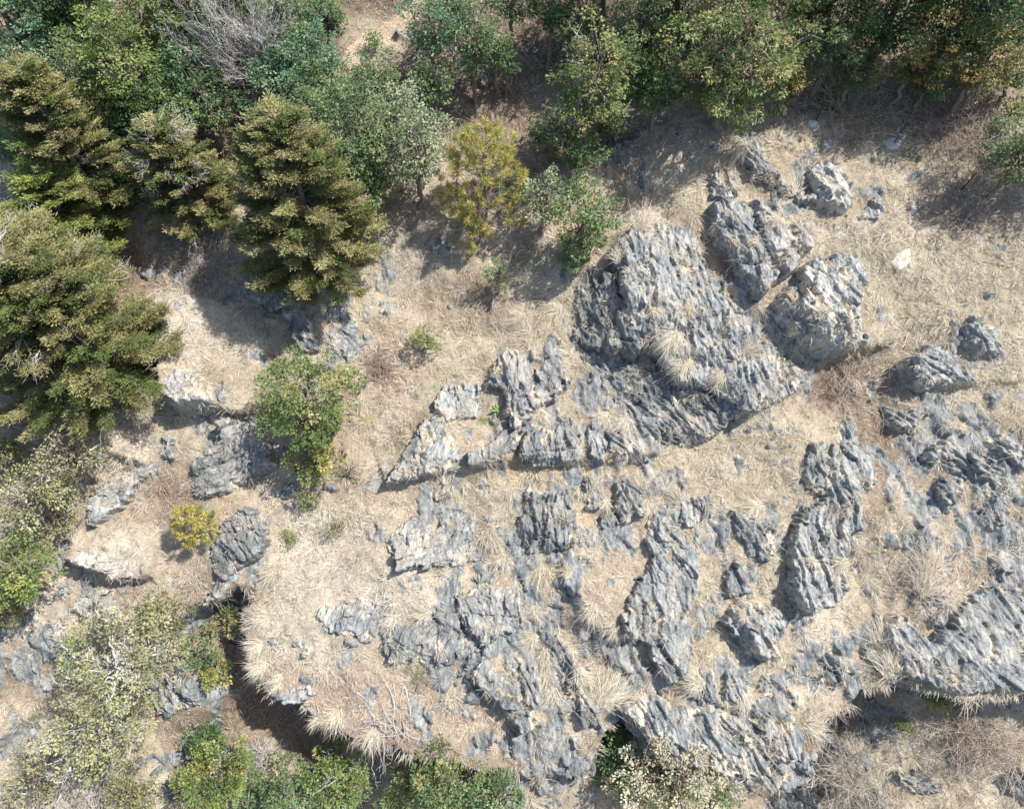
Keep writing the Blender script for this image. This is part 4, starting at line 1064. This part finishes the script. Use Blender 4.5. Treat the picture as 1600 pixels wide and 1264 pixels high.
# bare trees and brush
bare_tree(400, 85, 105, "tall dead tree with a dense tangle of silver-grey branches", 2.0, 5, (.56, .53, .51), ax=(.0, .1, 1), n0=7, spread=.32, kids=4, r=.042)
bare_tree(410, 1180, 88, "leafless bush whose grey twigs fan out at the bottom", .5, 4, (.56, .53, .50), name="bare_shrub", cat="shrub", n0=9, spread=.95, kids=4, r=.02, scale=1.2, group="leafless shrubs and brush")
bare_tree(1395, 1140, 88, "pale dead shrub in the shadowed hollow under the huge slab", .5, 4, (.55, .54, .54), name="bare_shrub", cat="shrub", n0=8, spread=.9, kids=4, r=.016, scale=1.2, group="leafless shrubs and brush")
bare_tree(1255, 590, 95, "silvery leafless shrub between the tallest outcrop and brown hollow", .4, 4, (.55, .53, .51), name="bare_shrub", cat="shrub", n0=9, spread=1.0, kids=4, r=.014, scale=1.2, group="leafless shrubs and brush")
bare_tree(100, 810, 75, "fan of bare arching limbs left of the pointed blade of slate", .5, 3, (.52, .48, .44), name="bare_shrub", cat="shrub", n0=9, spread=.6, kids=3, r=.02, ax=(-1.2, .2, .5), scale=1.2, group="leafless shrubs and brush")
bare_tree(60, 1165, 110, "sprawling white dead bush in the bottom left", .4, 4, (.62, .62, .62), name="bare_shrub", cat="shrub", n0=8, spread=.95, kids=4, r=.02, scale=1.1, group="leafless shrubs and brush")
bare_tree(1395, 125, 95, "tangled grey brush at the rim of the right top forest", .35, 4, (.46, .42, .38), name="bare_shrub", cat="shrub", n0=9, spread=1.0, kids=4, r=.016, scale=1.2, group="leafless shrubs and brush")
bare_tree(706, 50, 70, "bare whitish tree among the crowns right of the trail", 1.6, 4, (.50, .47, .44), n0=4, spread=.4, kids=3, r=.03)
bare_tree(1250, 65, 75, "bare thin-limbed tree between the huge and golden-leaved trees", 1.2, 4, (.45, .42, .38), n0=4, spread=.6, kids=3, r=.02)
bare_tree(510, 1178, 60, "grey-brown twiggy bush above the lively green bottom tree", .4, 4, (.40, .34, .30), name="bare_shrub", cat="shrub", n0=8, spread=.9, kids=4, r=.014, scale=1.2, group="leafless shrubs and brush")
brush(608, 1125, 80, "flat bleached spray of twigs on the pink litter near the cliff lip", (.52, .49, .46), 30, flat=.25)
brush(1330, 600, 90, "brown tangle of dry stems filling the hollow", (.38, .31, .27), 45)
brush(1520, 1125, 110, "tan-brown dry shrub under the huge smooth slab", (.42, .35, .29), 90)
brush(1570, 1170, 90, "second tan-brown dry shrub, nearer the bottom corner", (.44, .37, .31), 80)
brush(1495, 180, 110, "dull brown thicket beside the glossy dark-green tree", (.33, .27, .23), 180)
brush(1505, 330, 90, "dull brown scrub in the tree shade under the leaning rod", (.36, .31, .27), 40, flat=.3)
brush(1420, 165, 80, "pale brown scrub just above the middle iron rod", (.42, .35, .29), 110)
brush(1545, 240, 90, "grey-brown thicket against the glossy dark-green tree's foot", (.36, .31, .27), 150)
brush(1340, 160, 90, "straw-brown brush under the shaded forest rim", (.40, .33, .25), 140)
brush(390, 190, 60, "rust-brown withered bush under the tall dead tree", (.38, .28, .22), 110)
brush(215, 280, 60, "pale withered bush between the slender olive and ragged cedars", (.46, .40, .34), 110)
brush(320, 395, 80, "dark twiggy brush below the ragged small cedar", (.38, .34, .30), 110)
brush(960, 215, 70, "brown undergrowth above the half-buried blue rock", (.30, .23, .18), 100)
brush(600, 570, 60, "low brown shrub in the crease of the open slope", (.33, .26, .21), 80, flat=.3)
brush(650, 1050, 36, "small wiry brush on the orange patch under the dark flat slab", (.30, .27, .20), 50, flat=.3)
brush(1450, 905, 60, "forked grey twigs across the grassy notch", (.45, .40, .36), 40, flat=.3)
brush(1335, 1210, 90, "wiry grey stems trailing down the bottom hollow", (.42, .38, .33), 110)
brush(150, 1225, 90, "grey scrub at the bottom beneath the lichen grove", (.50, .47, .43), 120)
brush(470, 1190, 60, "brown scrub in the shade under the cliff lip", (.30, .25, .21), 80)

# ------------------------------------------------------------------ dry grass, far too many blades to count
rng = np.random.default_rng(77)
def topz(u, v): return look(TOPH, u, v)
SC_COL = np.array([[.66, .59, .46], [.73, .67, .55], [.55, .47, .35], [.44, .36, .27], [.33, .28, .21], [.54, .45, .37], [.72, .67, .58]])
SC_W = np.array([.26, .2, .18, .10, .06, .12, .08])
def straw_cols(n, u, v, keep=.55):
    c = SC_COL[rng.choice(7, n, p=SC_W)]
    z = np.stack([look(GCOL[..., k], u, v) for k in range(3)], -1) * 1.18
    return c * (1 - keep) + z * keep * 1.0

def flow(u, v):
    a = 1.9 * fbm(u / 1.5, v / 1.5, 301, 4) * math.pi
    return np.stack([np.cos(a), np.sin(a) - .35], -1)

def clumps(n_try, area, per, L0, L1, wid, rad, seed, dens_pow=1.0, lie=.55, dmask=None, colgain=1.0, green=0.02, on_rock=False):
    u = rng.uniform(area[0], area[1], n_try); v = rng.uniform(area[2], area[3], n_try)
    d = look(GD, u, v) * (1 - look(ROCKM, u, v)) ** 2
    pn = .22 + 1.5 * sstep(-.30, .45, fbm(u / .6, v / .6, seed, 3))
    if on_rock:
        rm = look(ROCKM, u, v); d = (rm > .5) * .9 * sstep(-.08, .30, fbm(u / .6, v / .7, seed + 1, 3)); pn = 1.0
    ok = rng.random(n_try) < d * pn * .75
    u = u[ok]; v = v[ok]; n = len(u)
    size = rng.uniform(.6, 1.35, n)
    fl = flow(u, v)
    idx = np.repeat(np.arange(n), per); m = len(idx)
    ang = rng.uniform(0, 2 * math.pi, m); rr = rng.uniform(0, 1, m) ** .7 * rad * size[idx]
    bu = u[idx] + np.cos(ang) * rr; bv = v[idx] + np.sin(ang) * rr
    okb = (look(ROCKM, bu, bv) < .75) | on_rock
    bu = bu[okb]; bv = bv[okb]; ang = ang[okb]; idx = idx[okb]; m = len(idx)
    du = np.cos(ang) * .55 + fl[idx, 0] * .55 + rng.normal(size=m) * .45
    dv = np.sin(ang) * .55 + fl[idx, 1] * .55 + rng.normal(size=m) * .45
    up = rng.uniform(.15, 1.0, m) * (1.25 - lie)
    D = norm(du[:, None] * EU + dv[:, None] * EV + up[:, None] * EN)
    P = P3(bu, bv, topz(bu, bv) - .01)
    L = rng.uniform(L0, L1, m) * size[idx]
    S = norm(np.cross(D, EN + rng.normal(size=(m, 3)) * .5))
    tint = rng.uniform(.8, 1.2, n)[idx][:, None]
    col = straw_cols(m, bu, bv) * tint * rng.uniform(.8, 1.18, (m, 1)) * colgain
    g = rng.random(n)[idx] < green
    col[g] = col[g] * .35 + np.array([.20, .26, .10]) * .65
    mb = MB()
    kites(mb, P, D, S, L, wid * rng.uniform(.7, 1.3, m), col.clip(.02, .85), bend=-EN * (L * rng.uniform(.1, .45, m))[:, None])
    return mb

AREA = (-19.5, 19.5, -13.5, 15.5)
g1 = clumps(88000, AREA, 11, .09, .22, .011, .10, 401)
o = g1.build("dry_grass", M_STRAW); tag(o, kind="stuff")
g2 = clumps(30000, AREA, 16, .20, .48, .011, .10, 402, lie=.55, colgain=1.08, green=.035)
o = g2.build("tall_dry_grass", M_STRAW); tag(o, kind="stuff")

g3 = clumps(42000, AREA, 16, .14, .36, .010, .08, 403, lie=.7, colgain=.98, on_rock=True)
o = g3.build("crevice_grass", M_STRAW); tag(o, kind="stuff")

# fringe of straw hanging over the cliff's lip
mb = MB()
for k in range(len(CLIFF) - 1):
    a = np.array(CLIFF[k]); b = np.array(CLIFF[k + 1]); e = b - a; L = np.linalg.norm(e)
    if L > 4: continue
    nrm = np.array([e[1], -e[0]]) / L
    n = int(L * 150)
    t = rng.random(n); off = rng.normal(size=n) * .10 - .10
    bu = a[0] + e[0] * t + nrm[0] * off; bv = a[1] + e[1] * t + nrm[1] * off
    cl = fbm(bu / .35, bv / .35, 55, 2); ok = (cl > .0) & (look(ROCKM, bu, bv) < .5)
    bu = bu[ok]; bv = bv[ok]; n = len(bu)
    if not n: continue
    D = norm((nrm[0] + rng.normal(size=n) * .35)[:, None] * EU + (nrm[1] + rng.normal(size=n) * .35)[:, None] * EV + rng.uniform(.0, .5, n)[:, None] * EN)
    Lb = rng.uniform(.12, .42, n) * (.7 + .8 * sstep(-.1, .5, fbm(bu / .9, bv / .9, 57, 2)))
    S = norm(np.cross(D, EN))
    kites(mb, P3(bu, bv, look(H_HI, bu, bv) * 0 + topz(bu - nrm[0] * .12, bv - nrm[1] * .12)), D, S, Lb, .012, (straw_cols(n, bu, bv, .3) * rng.uniform(.85, 1.2, (n, 1))).clip(0, .85), bend=-np.array([0, 0, 1.]) * (Lb * .35)[:, None])
o = mb.build("cliff_edge_grass", M_STRAW); tag(o, kind="stuff")

# leaf litter and grit
def scatter_flakes(n, area, seed, cols, s0, s1, cond, name):
    u = rng.uniform(area[0], area[1], n); v = rng.uniform(area[2], area[3], n)
    ok = cond(u, v); u = u[ok]; v = v[ok]; m = len(u)
    D = norm(rng.normal(size=(m, 2)) @ np.stack([EU, EV]) + rng.uniform(-.1, .7, m)[:, None] * EN)
    S = norm(np.cross(D, EN + rng.normal(size=(m, 3)) * .4))
    L = rng.uniform(s0, s1, m)
    mb = MB(); c = np.array(cols)[rng.choice(len(cols), m)] * rng.uniform(.7, 1.25, (m, 1))
    kites(mb, P3(u, v, topz(u, v) + .006), D, S, L, L * .55, c, bend=-EN * (L * .2)[:, None])
    o = mb.build(name, M_STRAW); tag(o, kind="stuff")
scatter_flakes(150000, AREA, 1, [(.55, .45, .36), (.45, .33, .25), (.34, .24, .17), (.62, .55, .46), (.25, .18, .14)], .03, .075,
               lambda u, v: rng.random(len(u)) < (.9 - .62 * np.clip(look(GD, u, v), 0, 1.3)) * (1 - .85 * look(ROCKM, u, v)), "leaf_litter")

# loose stones
mb = MB()
u = rng.uniform(AREA[0], AREA[1], 6000); v = rng.uniform(AREA[2], AREA[3], 6000)
rkn = look(np.minimum(bz, 1.0), u, v); ok = rng.random(6000) < .05 + .5 * rkn ** 2; u = u[ok]; v = v[ok]
ico = np.array([[1, 0, 0], [-1, 0, 0], [0, 1, 0], [0, -1, 0], [0, 0, 1], [0, 0, -1.]]); icf = np.array([[0, 2, 4], [2, 1, 4], [1, 3, 4], [3, 0, 4], [2, 0, 5], [1, 2, 5], [3, 1, 5], [0, 3, 5]])
for a, b in zip(u, v):
    s = rng.uniform(.02, .075) * (1 + (rng.random() < .06))
    q = (ico + rng.normal(size=(6, 3)) * .22) * np.array([rng.uniform(.7, 1.3), rng.uniform(.6, 1.2), rng.uniform(.3, .6)]) * s
    th = rng.uniform(0, 6.28); c_, s_ = math.cos(th), math.sin(th)
    q = np.stack([q[:, 0] * c_ - q[:, 1] * s_, q[:, 0] * s_ + q[:, 1] * c_, q[:, 2]], 1)
    mb.add(P3(a, b, float(topz(a, b))) + q @ np.stack([EU, EV, EN]), t=icf, c=SLATE * rng.uniform(.9, 1.7))
# fallen blocks at the foot of the cliff
for k in range(len(CLIFF) - 1):
    a = np.array(CLIFF[k]); e = np.array(CLIFF[k + 1]) - a; L = np.linalg.norm(e)
    if L > 4: continue
    for j in range(int(L * 7)):
        q0 = a + e * rng.random() + np.array([e[1], -e[0]]) / L * rng.uniform(.3, 1.5)
        s = rng.uniform(.05, .17)
        q = (ico + rng.normal(size=(6, 3)) * .25) * np.array([1.2, .9, .55]) * s
        mb.add(P3(q0[0], q0[1], float(topz(q0[0], q0[1]))) + q @ np.stack([EU, EV, EN]), t=icf, c=SLATE * rng.uniform(.8, 1.5))
o = mb.build("rubble", M_ROCK); tag(o, kind="stuff")

# ------------------------------------------------------------------ bunchgrasses big enough to tell apart
GN = [0]
def tuft(x, y, w, label, dirdeg=None, n=330, pale=1.0, green=0.0, grp="large bunches of dry grass"):
    """one bunch: x, y its middle, w its width in pixels, dirdeg where it is combed to (0 right, 90 up the slope)"""
    GN[0] += 1; r = np.random.default_rng(300 + GN[0])
    spread = .65 if dirdeg is not None else 1.15
    if dirdeg is None: dirdeg = 245 + r.normal() * 35
    u, v, h, t = surf_hit(x, y, 0.05, TOPH)
    R = w * t / F_PX / 2
    if dirdeg is not None:
        u -= math.cos(math.radians(dirdeg)) * R * .5; v -= math.sin(math.radians(dirdeg)) * R * .5
    n = int(n * (.5 + R) * .8)
    a = r.uniform(0, 2 * math.pi, n)
    if dirdeg is not None: a = math.radians(dirdeg) + r.normal(size=n) * spread
    br = r.uniform(0, 1, n) ** .6 * R * .42; a0 = r.uniform(0, 2 * math.pi, n)
    bu = np.cos(a0) * br; bv = np.sin(a0) * br
    el = r.uniform(.05, 1.25, n)
    D = norm(np.cos(a)[:, None] * EU + np.sin(a)[:, None] * EV + el[:, None] * EN)
    L = R * r.uniform(.35, 1.3, n) * (1.5 if spread < 1 else 1.2)
    S = norm(np.cross(D, EN + r.normal(size=(n, 3)) * .3))
    c = SC_COL[r.choice([0, 1, 2, 6, 3], n, p=[.3, .27, .2, .13, .10])] * pale * r.uniform(.8, 1.15, (n, 1))
    if green: 
        g = r.random(n) < green; c[g] = np.array([.26, .32, .13]) * r.uniform(.8, 1.2, (g.sum(), 1))
    mb = MB(); o3 = P3(u, v, float(topz(u, v)) - .02)
    # blades in two pieces, so that they arch
    P = bu[:, None] * EU + bv[:, None] * EV
    P2 = P + D * (L * .5)[:, None]
    D2 = norm(D - EN * (.5 + 1.1 * r.random(n))[:, None] + r.normal(size=(n, 3)) * .28)
    W = r.uniform(.007, .013, n)[:, None]
    tip = P2 + D2 * (L * .62)[:, None]
    vv = np.stack([P - S * W / 2, P + S * W / 2, P2 + S * W * .4, P2 - S * W * .4, tip], 1).reshape(-1, 3)
    i = np.arange(n)[:, None] * 5
    mb.add(vv, q=i + np.array([[0, 1, 2, 3]]), t=i + np.array([[3, 2, 4]]), c=np.repeat(c.clip(0, .85), 5, 0))
    ob = mb.build("grass_tuft", M_STRAW, None, loc=np.zeros(3)); ob.location = o3
    return tag(ob, label, "grass tuft", grp)

TF = [
 (1008, 345, 55, "spiky straw bunch on top of the tallest outcrop", 60, 1.05), (962, 405, 34, "straw bunch between the broadleaf pair and the tallest outcrop", 100, 1.0),
 (1048, 535, 62, "long combed bunch hanging down the face of the tallest outcrop", 240, 1.12), (1068, 575, 50, "lower combed bunch on the tallest outcrop's shaded wall rim", 250, 1.1),
 (1030, 490, 34, "small bunch in the middle of the tallest outcrop", None, 1.05), (1072, 485, 26, "tiny bunch high on the tallest outcrop", None, 1.0),
 (1100, 488, 24, "tiny bunch near the tallest outcrop's right crack", None, 1.0), (1125, 590, 36, "bunch on the corner above the shaded wall", 250, 1.0),
 (1175, 545, 44, "fan of stems between the tallest outcrop and the silvery shrub", 20, .85), (1190, 480, 42, "bunch in the dark gap beside the pale long slab", 330, .8),
 (1335, 600, 36, "pale bunch lying in the brown hollow", 290, 1.1), (1215, 345, 30, "tousled bunch on the edge of the slab split by a crack", 200, 1.0),
 (1235, 290, 34, "greenish straw bunch beside the leaning grey boulder", 120, 1.0), (1180, 380, 26, "small bunch on the cracked slab", None, 1.0),
 (845, 655, 44, "bunch between the fan-shaped rock and the blocky outcrop", None, 1.02), (940, 655, 46, "bunch under the blue-grey sloping face", 230, 1.05),
 (975, 665, 44, "tousled bunch on the back of the squat rock", 240, 1.03), (908, 690, 30, "bunch beside the narrow tooth of rock", 250, 1.0),
 (905, 770, 32, "bunch between the dark upright block and knobbly rock", 260, 1.0), (946, 790, 26, "neat small bunch beside the lumpy dark rock", 260, 1.05),
 (1012, 795, 42, "flaring bunch at the head of the ribbed band", 260, 1.0), (1060, 775, 34, "bunch at the upper right of the ribbed band", 90, .95),
 (800, 770, 34, "bunch left of the dark upright block", 290, 1.0), (770, 845, 48, "shaggy bunch above the spiky pale succulent", 300, .95),
 (790, 880, 40, "bunch on the gully's left rim", 290, 1.0), (805, 915, 30, "pale bunch right beside the grey rounded rock", 270, 1.1),
 (845, 900, 48, "bunch of straw at the head of the central gully", 250, .98), (835, 960, 36, "bunch below the rounded grey rock", None, .95),
 (825, 1000, 40, "radiating bunch on the gully rim under the rounded rock", 200, .95), (850, 1030, 44, "greyish shaggy bunch in the central gully", 250, .9),
 (878, 1000, 40, "white-tipped bunch, uppermost of the row along the gully", 300, 1.15), (898, 1025, 42, "white-tipped bunch, second down the row along the gully", 300, 1.15),
 (912, 1058, 40, "white-tipped bunch, third down the row along the gully", 300, 1.12), (958, 1078, 72, "largest pale bunch, combed over the dark gap above the bottom slab", 40, 1.18),
 (852, 1065, 44, "grey shaggy bunch hanging into the gully", 260, .9), (860, 1090, 40, "lowest shaggy bunch in the gully", 250, .95),
 (925, 960, 46, "bunch on the litter patch above the ribbed band's left edge", 250, 1.0), (960, 985, 38, "bunch at the left rim of the ribbed band", 250, 1.0),
 (1015, 952, 24, "single round bunch growing on the ribbed band", None, .95), (1080, 1066, 46, "dense round bunch beside the worn dark hump", 180, 1.05),
 (1160, 1100, 30, "starry bunch under the tongue-shaped rock", 270, .95), (1005, 1095, 34, "bunch on the rim of the ribbed bottom slab", 260, 1.0),
 (1175, 800, 50, "bunch on top of the straw-ringed dark block", 210, 1.05), (1266, 878, 24, "lonely tuft on the tall blocky band", None, 1.05),
 (1162, 965, 28, "tuft on the gravelly outcrop", None, 1.0), (1385, 1030, 62, "swirling pale bunch at the huge smooth slab's left tip", 100, 1.18),
 (1378, 995, 48, "upright straw plume above the swirling pale bunch", 80, 1.1), (1450, 870, 62, "tall wavy plume bunch left of the huge smooth slab", 80, 1.0),
 (1445, 905, 54, "lower wavy bunch above the grassy notch", 70, .95), (1440, 960, 36, "orange-straw bunch on the dark slate patch", None, .95),
 (1490, 955, 36, "bunch in the notch of the huge smooth slab", 280, .85), (1350, 1095, 52, "straggling bunch hanging over the bottom hollow", 270, .95),
 (1275, 1135, 44, "stiff bunch at the overhang's right corner", 350, 1.1), (405, 965, 40, "bristly bunch at the spur's upper lip by the ravine", 190, 1.08),
 (395, 1010, 36, "bristly bunch on the spur's western rim", 200, 1.12), (402, 1045, 38, "bristly bunch at the spur's blunt nose", 215, 1.12),
 (432, 1070, 40, "round pale bunch behind the rim stone", None, 1.08), (520, 1125, 44, "bristly bunch on the lip above the brown scrub", 235, 1.08),
 (580, 1155, 44, "fringe bunch on the lip above the lively green tree", 245, 1.0), (640, 1175, 40, "fringe bunch on the lip beside the wide bottom thicket", 250, 1.0),
 (415, 895, 44, "brown-tipped bunch beside the dark folded boulder", 200, .95), (295, 690, 44, "lush straw bunch above the dark smooth boulder", 30, 1.0),
 (370, 545, 46, "bunch hanging by the upper foot of the round-crowned tree", 200, 1.0), (655, 955, 44, "bunch on the flat slab above the pink patch", 170, 1.0),
 (690, 890, 44, "streaming bunch below the sharp slate ledge", 180, 1.0), (610, 975, 36, "streaming bunch between the two flat bedrock patches", 230, 1.02),
 (1145, 240, 44, "bunch at the foot of the yellow-tinged tree", 220, .85), (860, 485, 48, "rough bunch on the slope left of the black-stained block", 210, .95),
 (810, 500, 40, "rough bunch below the thin green sapling", 220, .95), (1310, 1195, 40, "stiff bunch standing in the bottom hollow", 120, .9),
 (1560, 1130, 46, "tawny bunch under the huge slab at the picture's edge", 120, .85), (1240, 735, 40, "wavy bunch left of the mossy small rock", 130, .95),
 (1310, 880, 36, "straw bunch leaning on the tall blocky band's foot", 200, .95),
]
for (x, y, w, lab, dd, pl) in TF:
    tuft(x, y, w, lab, dd, pale=pl)

# ------------------------------------------------------------------ small things
def place(x, y, up=0.0):
    u, v, h, t = surf_hit(x, y, up, TOPH)
    return P3(u, v, float(topz(u, v)))

def rod(x, y, x2, y2, label, L, name="iron_rod", r=.022):
    b = place(x, y); t = np.linalg.norm(b - CAM)
    d1 = ray(x2, y2)                              # leans so that its top is where the picture shows it
    # point on the sight line of the top that lies L away from the foot, on the upper side
    oc = CAM - b; B = oc @ d1; Cc = oc @ oc - L * L; disc = max(B * B - Cc, 0)
    p = CAM + d1 * (-B - math.sqrt(disc)); d = norm(p - b)
    mb = MB(); tube(mb, np.stack([b * 0 - d * .2, d * L * .5, d * L]), [r, r, r * .9], 8, (.06, .045, .04))
    o = mb.build(name, M_IRON, None, loc=np.zeros(3), smooth=True); o.location = b
    return tag(o, label, "rod", "iron rods on the upper slope")
def disc_stone(x, y, rpx, label):
    b = place(x, y); R = rpx / 50.0
    r = np.random.default_rng(int(x)); mb = MB(); n = 16; vs = []
    for k, (f, h) in enumerate([(1.0, -.12), (1.03, .02), (.96, .09), (.80, .12), (.4, .135), (.02, .14)]):
        a = np.arange(n) / n * 2 * math.pi
        vs.append(np.stack([np.cos(a) * R * f * (1 + .05 * np.sin(a * 3 + x)), np.sin(a) * R * .85 * f * (1 + .06 * np.cos(a * 2)), np.full(n, h) + r.normal(size=n) * .008], 1))
    vs = np.concatenate(vs) @ np.stack([EU, EV, EN]); q = []
    for k in range(5):
        for j in range(n): q.append((k * n + j, k * n + (j + 1) % n, (k + 1) * n + (j + 1) % n, (k + 1) * n + j))
    mb.add(vs, q=np.array(q), c=(.46, .48, .47))
    o = mb.build("concrete_footing", M_CONC, None, loc=np.zeros(3)); o.location = b
    return tag(o, label, "footing", "concrete footings of the rods")
disc_stone(1394, 226, 13, "round pale concrete footing under the middle iron rod")
disc_stone(1268, 196, 8, "smaller pale footing under the upper iron rod")
rod(1395, 228, 1419, 188, "middle iron rod, standing in the larger concrete footing", 1.05)
rod(1274, 191, 1288, 160, "upper iron rod in the shade of the forest rim", .85)
rod(1500, 299, 1526, 270, "leaning iron rod in the thicket by the glossy tree", .9)
rod(41, 325, 26, 310, "short dark stake at the picture's edge beside a grey outcrop", .6, name="stake")

# pale cloth sack, folded over itself
b = place(1408, 407)
mb = MB(); nx_, ny_ = 26, 20
a = np.linspace(-1, 1, nx_); c = np.linspace(-1, 1, ny_); A, B_ = np.meshgrid(a, c)
pu = A * .31 * (1 + .10 * np.sin(B_ * 2.2)) + .05 * B_; pv = B_ * .20 * (1 + .12 * np.cos(A * 2.5)) - .03 * A ** 2
rot = math.radians(38); uu = pu * math.cos(rot) - pv * math.sin(rot); vv_ = pu * math.sin(rot) + pv * math.cos(rot)
thick = (1 - np.abs(A) ** 9) * (1 - np.abs(B_) ** 9)
hz = .045 + .05 * A * B_ + thick * .012 + .015 * fbm(pu / .13, pv / .13, 5, 3) * thick + .012 * saw(pu / .14 + pv / .4) * thick
uv0 = np.array([b @ EU, b @ EV]); hb = b @ EN
top_ = (P3(uu, vv_, hz + topz(uu + uv0[0], vv_ + uv0[1]) - hb)).reshape(-1, 3); bot = (P3(uu, vv_, topz(uu + uv0[0], vv_ + uv0[1]) - hb - .03)).reshape(-1, 3)
i2 = (np.arange(ny_ - 1)[:, None] * nx_ + np.arange(nx_ - 1)[None]).ravel()
q1 = np.stack([i2, i2 + 1, i2 + nx_ + 1, i2 + nx_], 1); off = nx_ * ny_
rim = list(range(nx_)) + [k * nx_ + nx_ - 1 for k in range(1, ny_)] + [off - 1 - k for k in range(1, nx_)] + [(ny_ - 1 - k) * nx_ for k in range(1, ny_)]
q2 = np.array([(rim[k + 1], rim[k], rim[k] + off, rim[k + 1] + off) for k in range(len(rim) - 1)])
cc = np.where((A.ravel() > .8)[:, None], np.array([[.62, .53, .28]]), np.array([[.78, .75, .60]]))
mb.add(np.concatenate([top_, bot]), q=np.concatenate([q1, q1[:, ::-1] + off, q2]), c=np.concatenate([cc, cc]))
o = mb.build("sack", M_BAG, None, loc=np.zeros(3), smooth=True); o.location = b
tag(o, "crumpled cream-coloured sack lying alone on the straw slope", "sack")

def stick(p0, p1, label, r=.014, col=DEADC, forks=3, sd=1):
    a = place(*p0); e = place(*p1); r_ = np.random.default_rng(sd); mb = MB()
    pts = limb(mb, r_, a * 0 + EN * .05, e - a + EN * .08, r, r * .5, 9, .025, 5, col)
    for k in range(forks):
        q = pts[2 + k * 2 % 6]; d = norm(norm(e - a) + r_.normal(size=3) * .5 + EN * .15)
        p2 = limb(mb, r_, q, q + d * np.linalg.norm(e - a) * .3, r * .6, r * .25, 5, .06, 4, col)
        limb(mb, r_, p2[2], p2[2] + norm(d + r_.normal(size=3) * .5) * .15, r * .35, r * .2, 4, .05, 3, col)
    o = mb.build("fallen_branch", M_DEAD, None, loc=np.zeros(3)); o.location = a
    tag(o, label, "branch", "fallen branches")
stick((236, 650), (272, 654), "bleached forked branch fallen under the largest cedar", .018, forks=4, sd=3)
stick((543, 748), (594, 721), "straight grey stick lying on the straw right of the leafy tree", .012, forks=0, sd=4)
stick((1470, 925), (1515, 885), "grey forked branch lying over the grassy notch", .012, (.45, .42, .38), 3, 5)
stick((555, 760), (604, 742), "thin brown stick pointing to the triangular slab's tip", .010, (.36, .28, .22), 1, 6)
stick((190, 790), (205, 776), "short brown stick on the pink bank", .010, (.36, .28, .22), 0, 7)

def succulent(x, y, w, label, col, n=9, pads=True):
    b = place(x, y); r = np.random.default_rng(int(x + y)); R = w / 100.0
    root = empty("succulent_plant", b, label, "succulent", "succulents among the rocks")
    for k in range(n):
        a = k / n * 2 * math.pi + r.normal() * .25; el = r.uniform(.25, 1.0)
        d = norm(math.cos(a) * EU + math.sin(a) * EV + el * EN); L = R * r.uniform(.7, 1.1); W_ = L * .30
        s = norm(np.cross(d, EN)); nn = np.cross(s, d)
        m = 7; t = np.linspace(0, 1, m); w_ = W_ * np.sin(np.clip(t * .9 + .12, 0, 1) * math.pi) ** .7 * .5 + .003
        c0 = d * (t * L)[:, None] + nn * (-.25 * L * t ** 2)[:, None]
        V = np.concatenate([c0 - s * w_[:, None], c0 + nn * .012, c0 + s * w_[:, None], c0 - nn * .014]); mb = MB(); q = []
        for j in range(m - 1):
            for c1, c2 in ((0, 1), (1, 2), (2, 3), (3, 0)):
                q.append((c1 * m + j, c2 * m + j, c2 * m + j + 1, c1 * m + j + 1))
        mb.add(V, q=np.array(q), c=np.array(col) * r.uniform(.85, 1.15))
        mb.build("leaf", M_LEAF, root)
succulent(750, 912, 34, "spiky pale succulent with whitish leaves by the rounded grey rock", (.46, .47, .38), 9)
succulent(722, 930, 18, "small green-leaved succulent beside the whitish spiky one", (.26, .32, .20), 6)
succulent(778, 642, 26, "green broad-leaved succulent in the shaded small hollow", (.24, .36, .12), 7)
tuft(757, 660, 26, "fresh green grass bunch inside the small hollow", None, 200, .55, 1.0, grp="green plants in the hollow")

# ------------------------------------------------------------------ the trail at the top
cl = [plane_uv(x, y) for x, y in [(505, 150), (540, 105), (575, 62), (612, 30), (650, 0), (700, -40)]]
cl = np.array(cl); t = np.linspace(0, len(cl) - 1, 60); i = np.minimum(t.astype(int), len(cl) - 2); f = (t - i)[:, None]
ctr = cl[i] * (1 - f) + cl[i + 1] * f
tg = norm(np.gradient(ctr, axis=0)); nn = np.stack([-tg[:, 1], tg[:, 0]], 1)
ws = np.linspace(-.42, .42, 9)
pu = ctr[:, None, 0] + nn[:, None, 0] * ws + .0; pv = ctr[:, None, 1] + nn[:, None, 1] * ws
pu = pu + .08 * perlin(pu / .5, pv / .5, 9); hgt = look(H0, pu, pv) + .03 - .05 * (np.abs(ws) / .42)[None] ** 3
V = P3(pu, pv, hgt).reshape(-1, 3); i2 = (np.arange(59)[:, None] * 9 + np.arange(8)[None]).ravel()
o = mesh_from("path", V, [np.stack([i2, i2 + 1, i2 + 10, i2 + 9], 1)], M_GROUND, np.broadcast_to(np.array([.50, .42, .33]), (len(V), 3)), smooth=True)
tag(o, kind="structure")
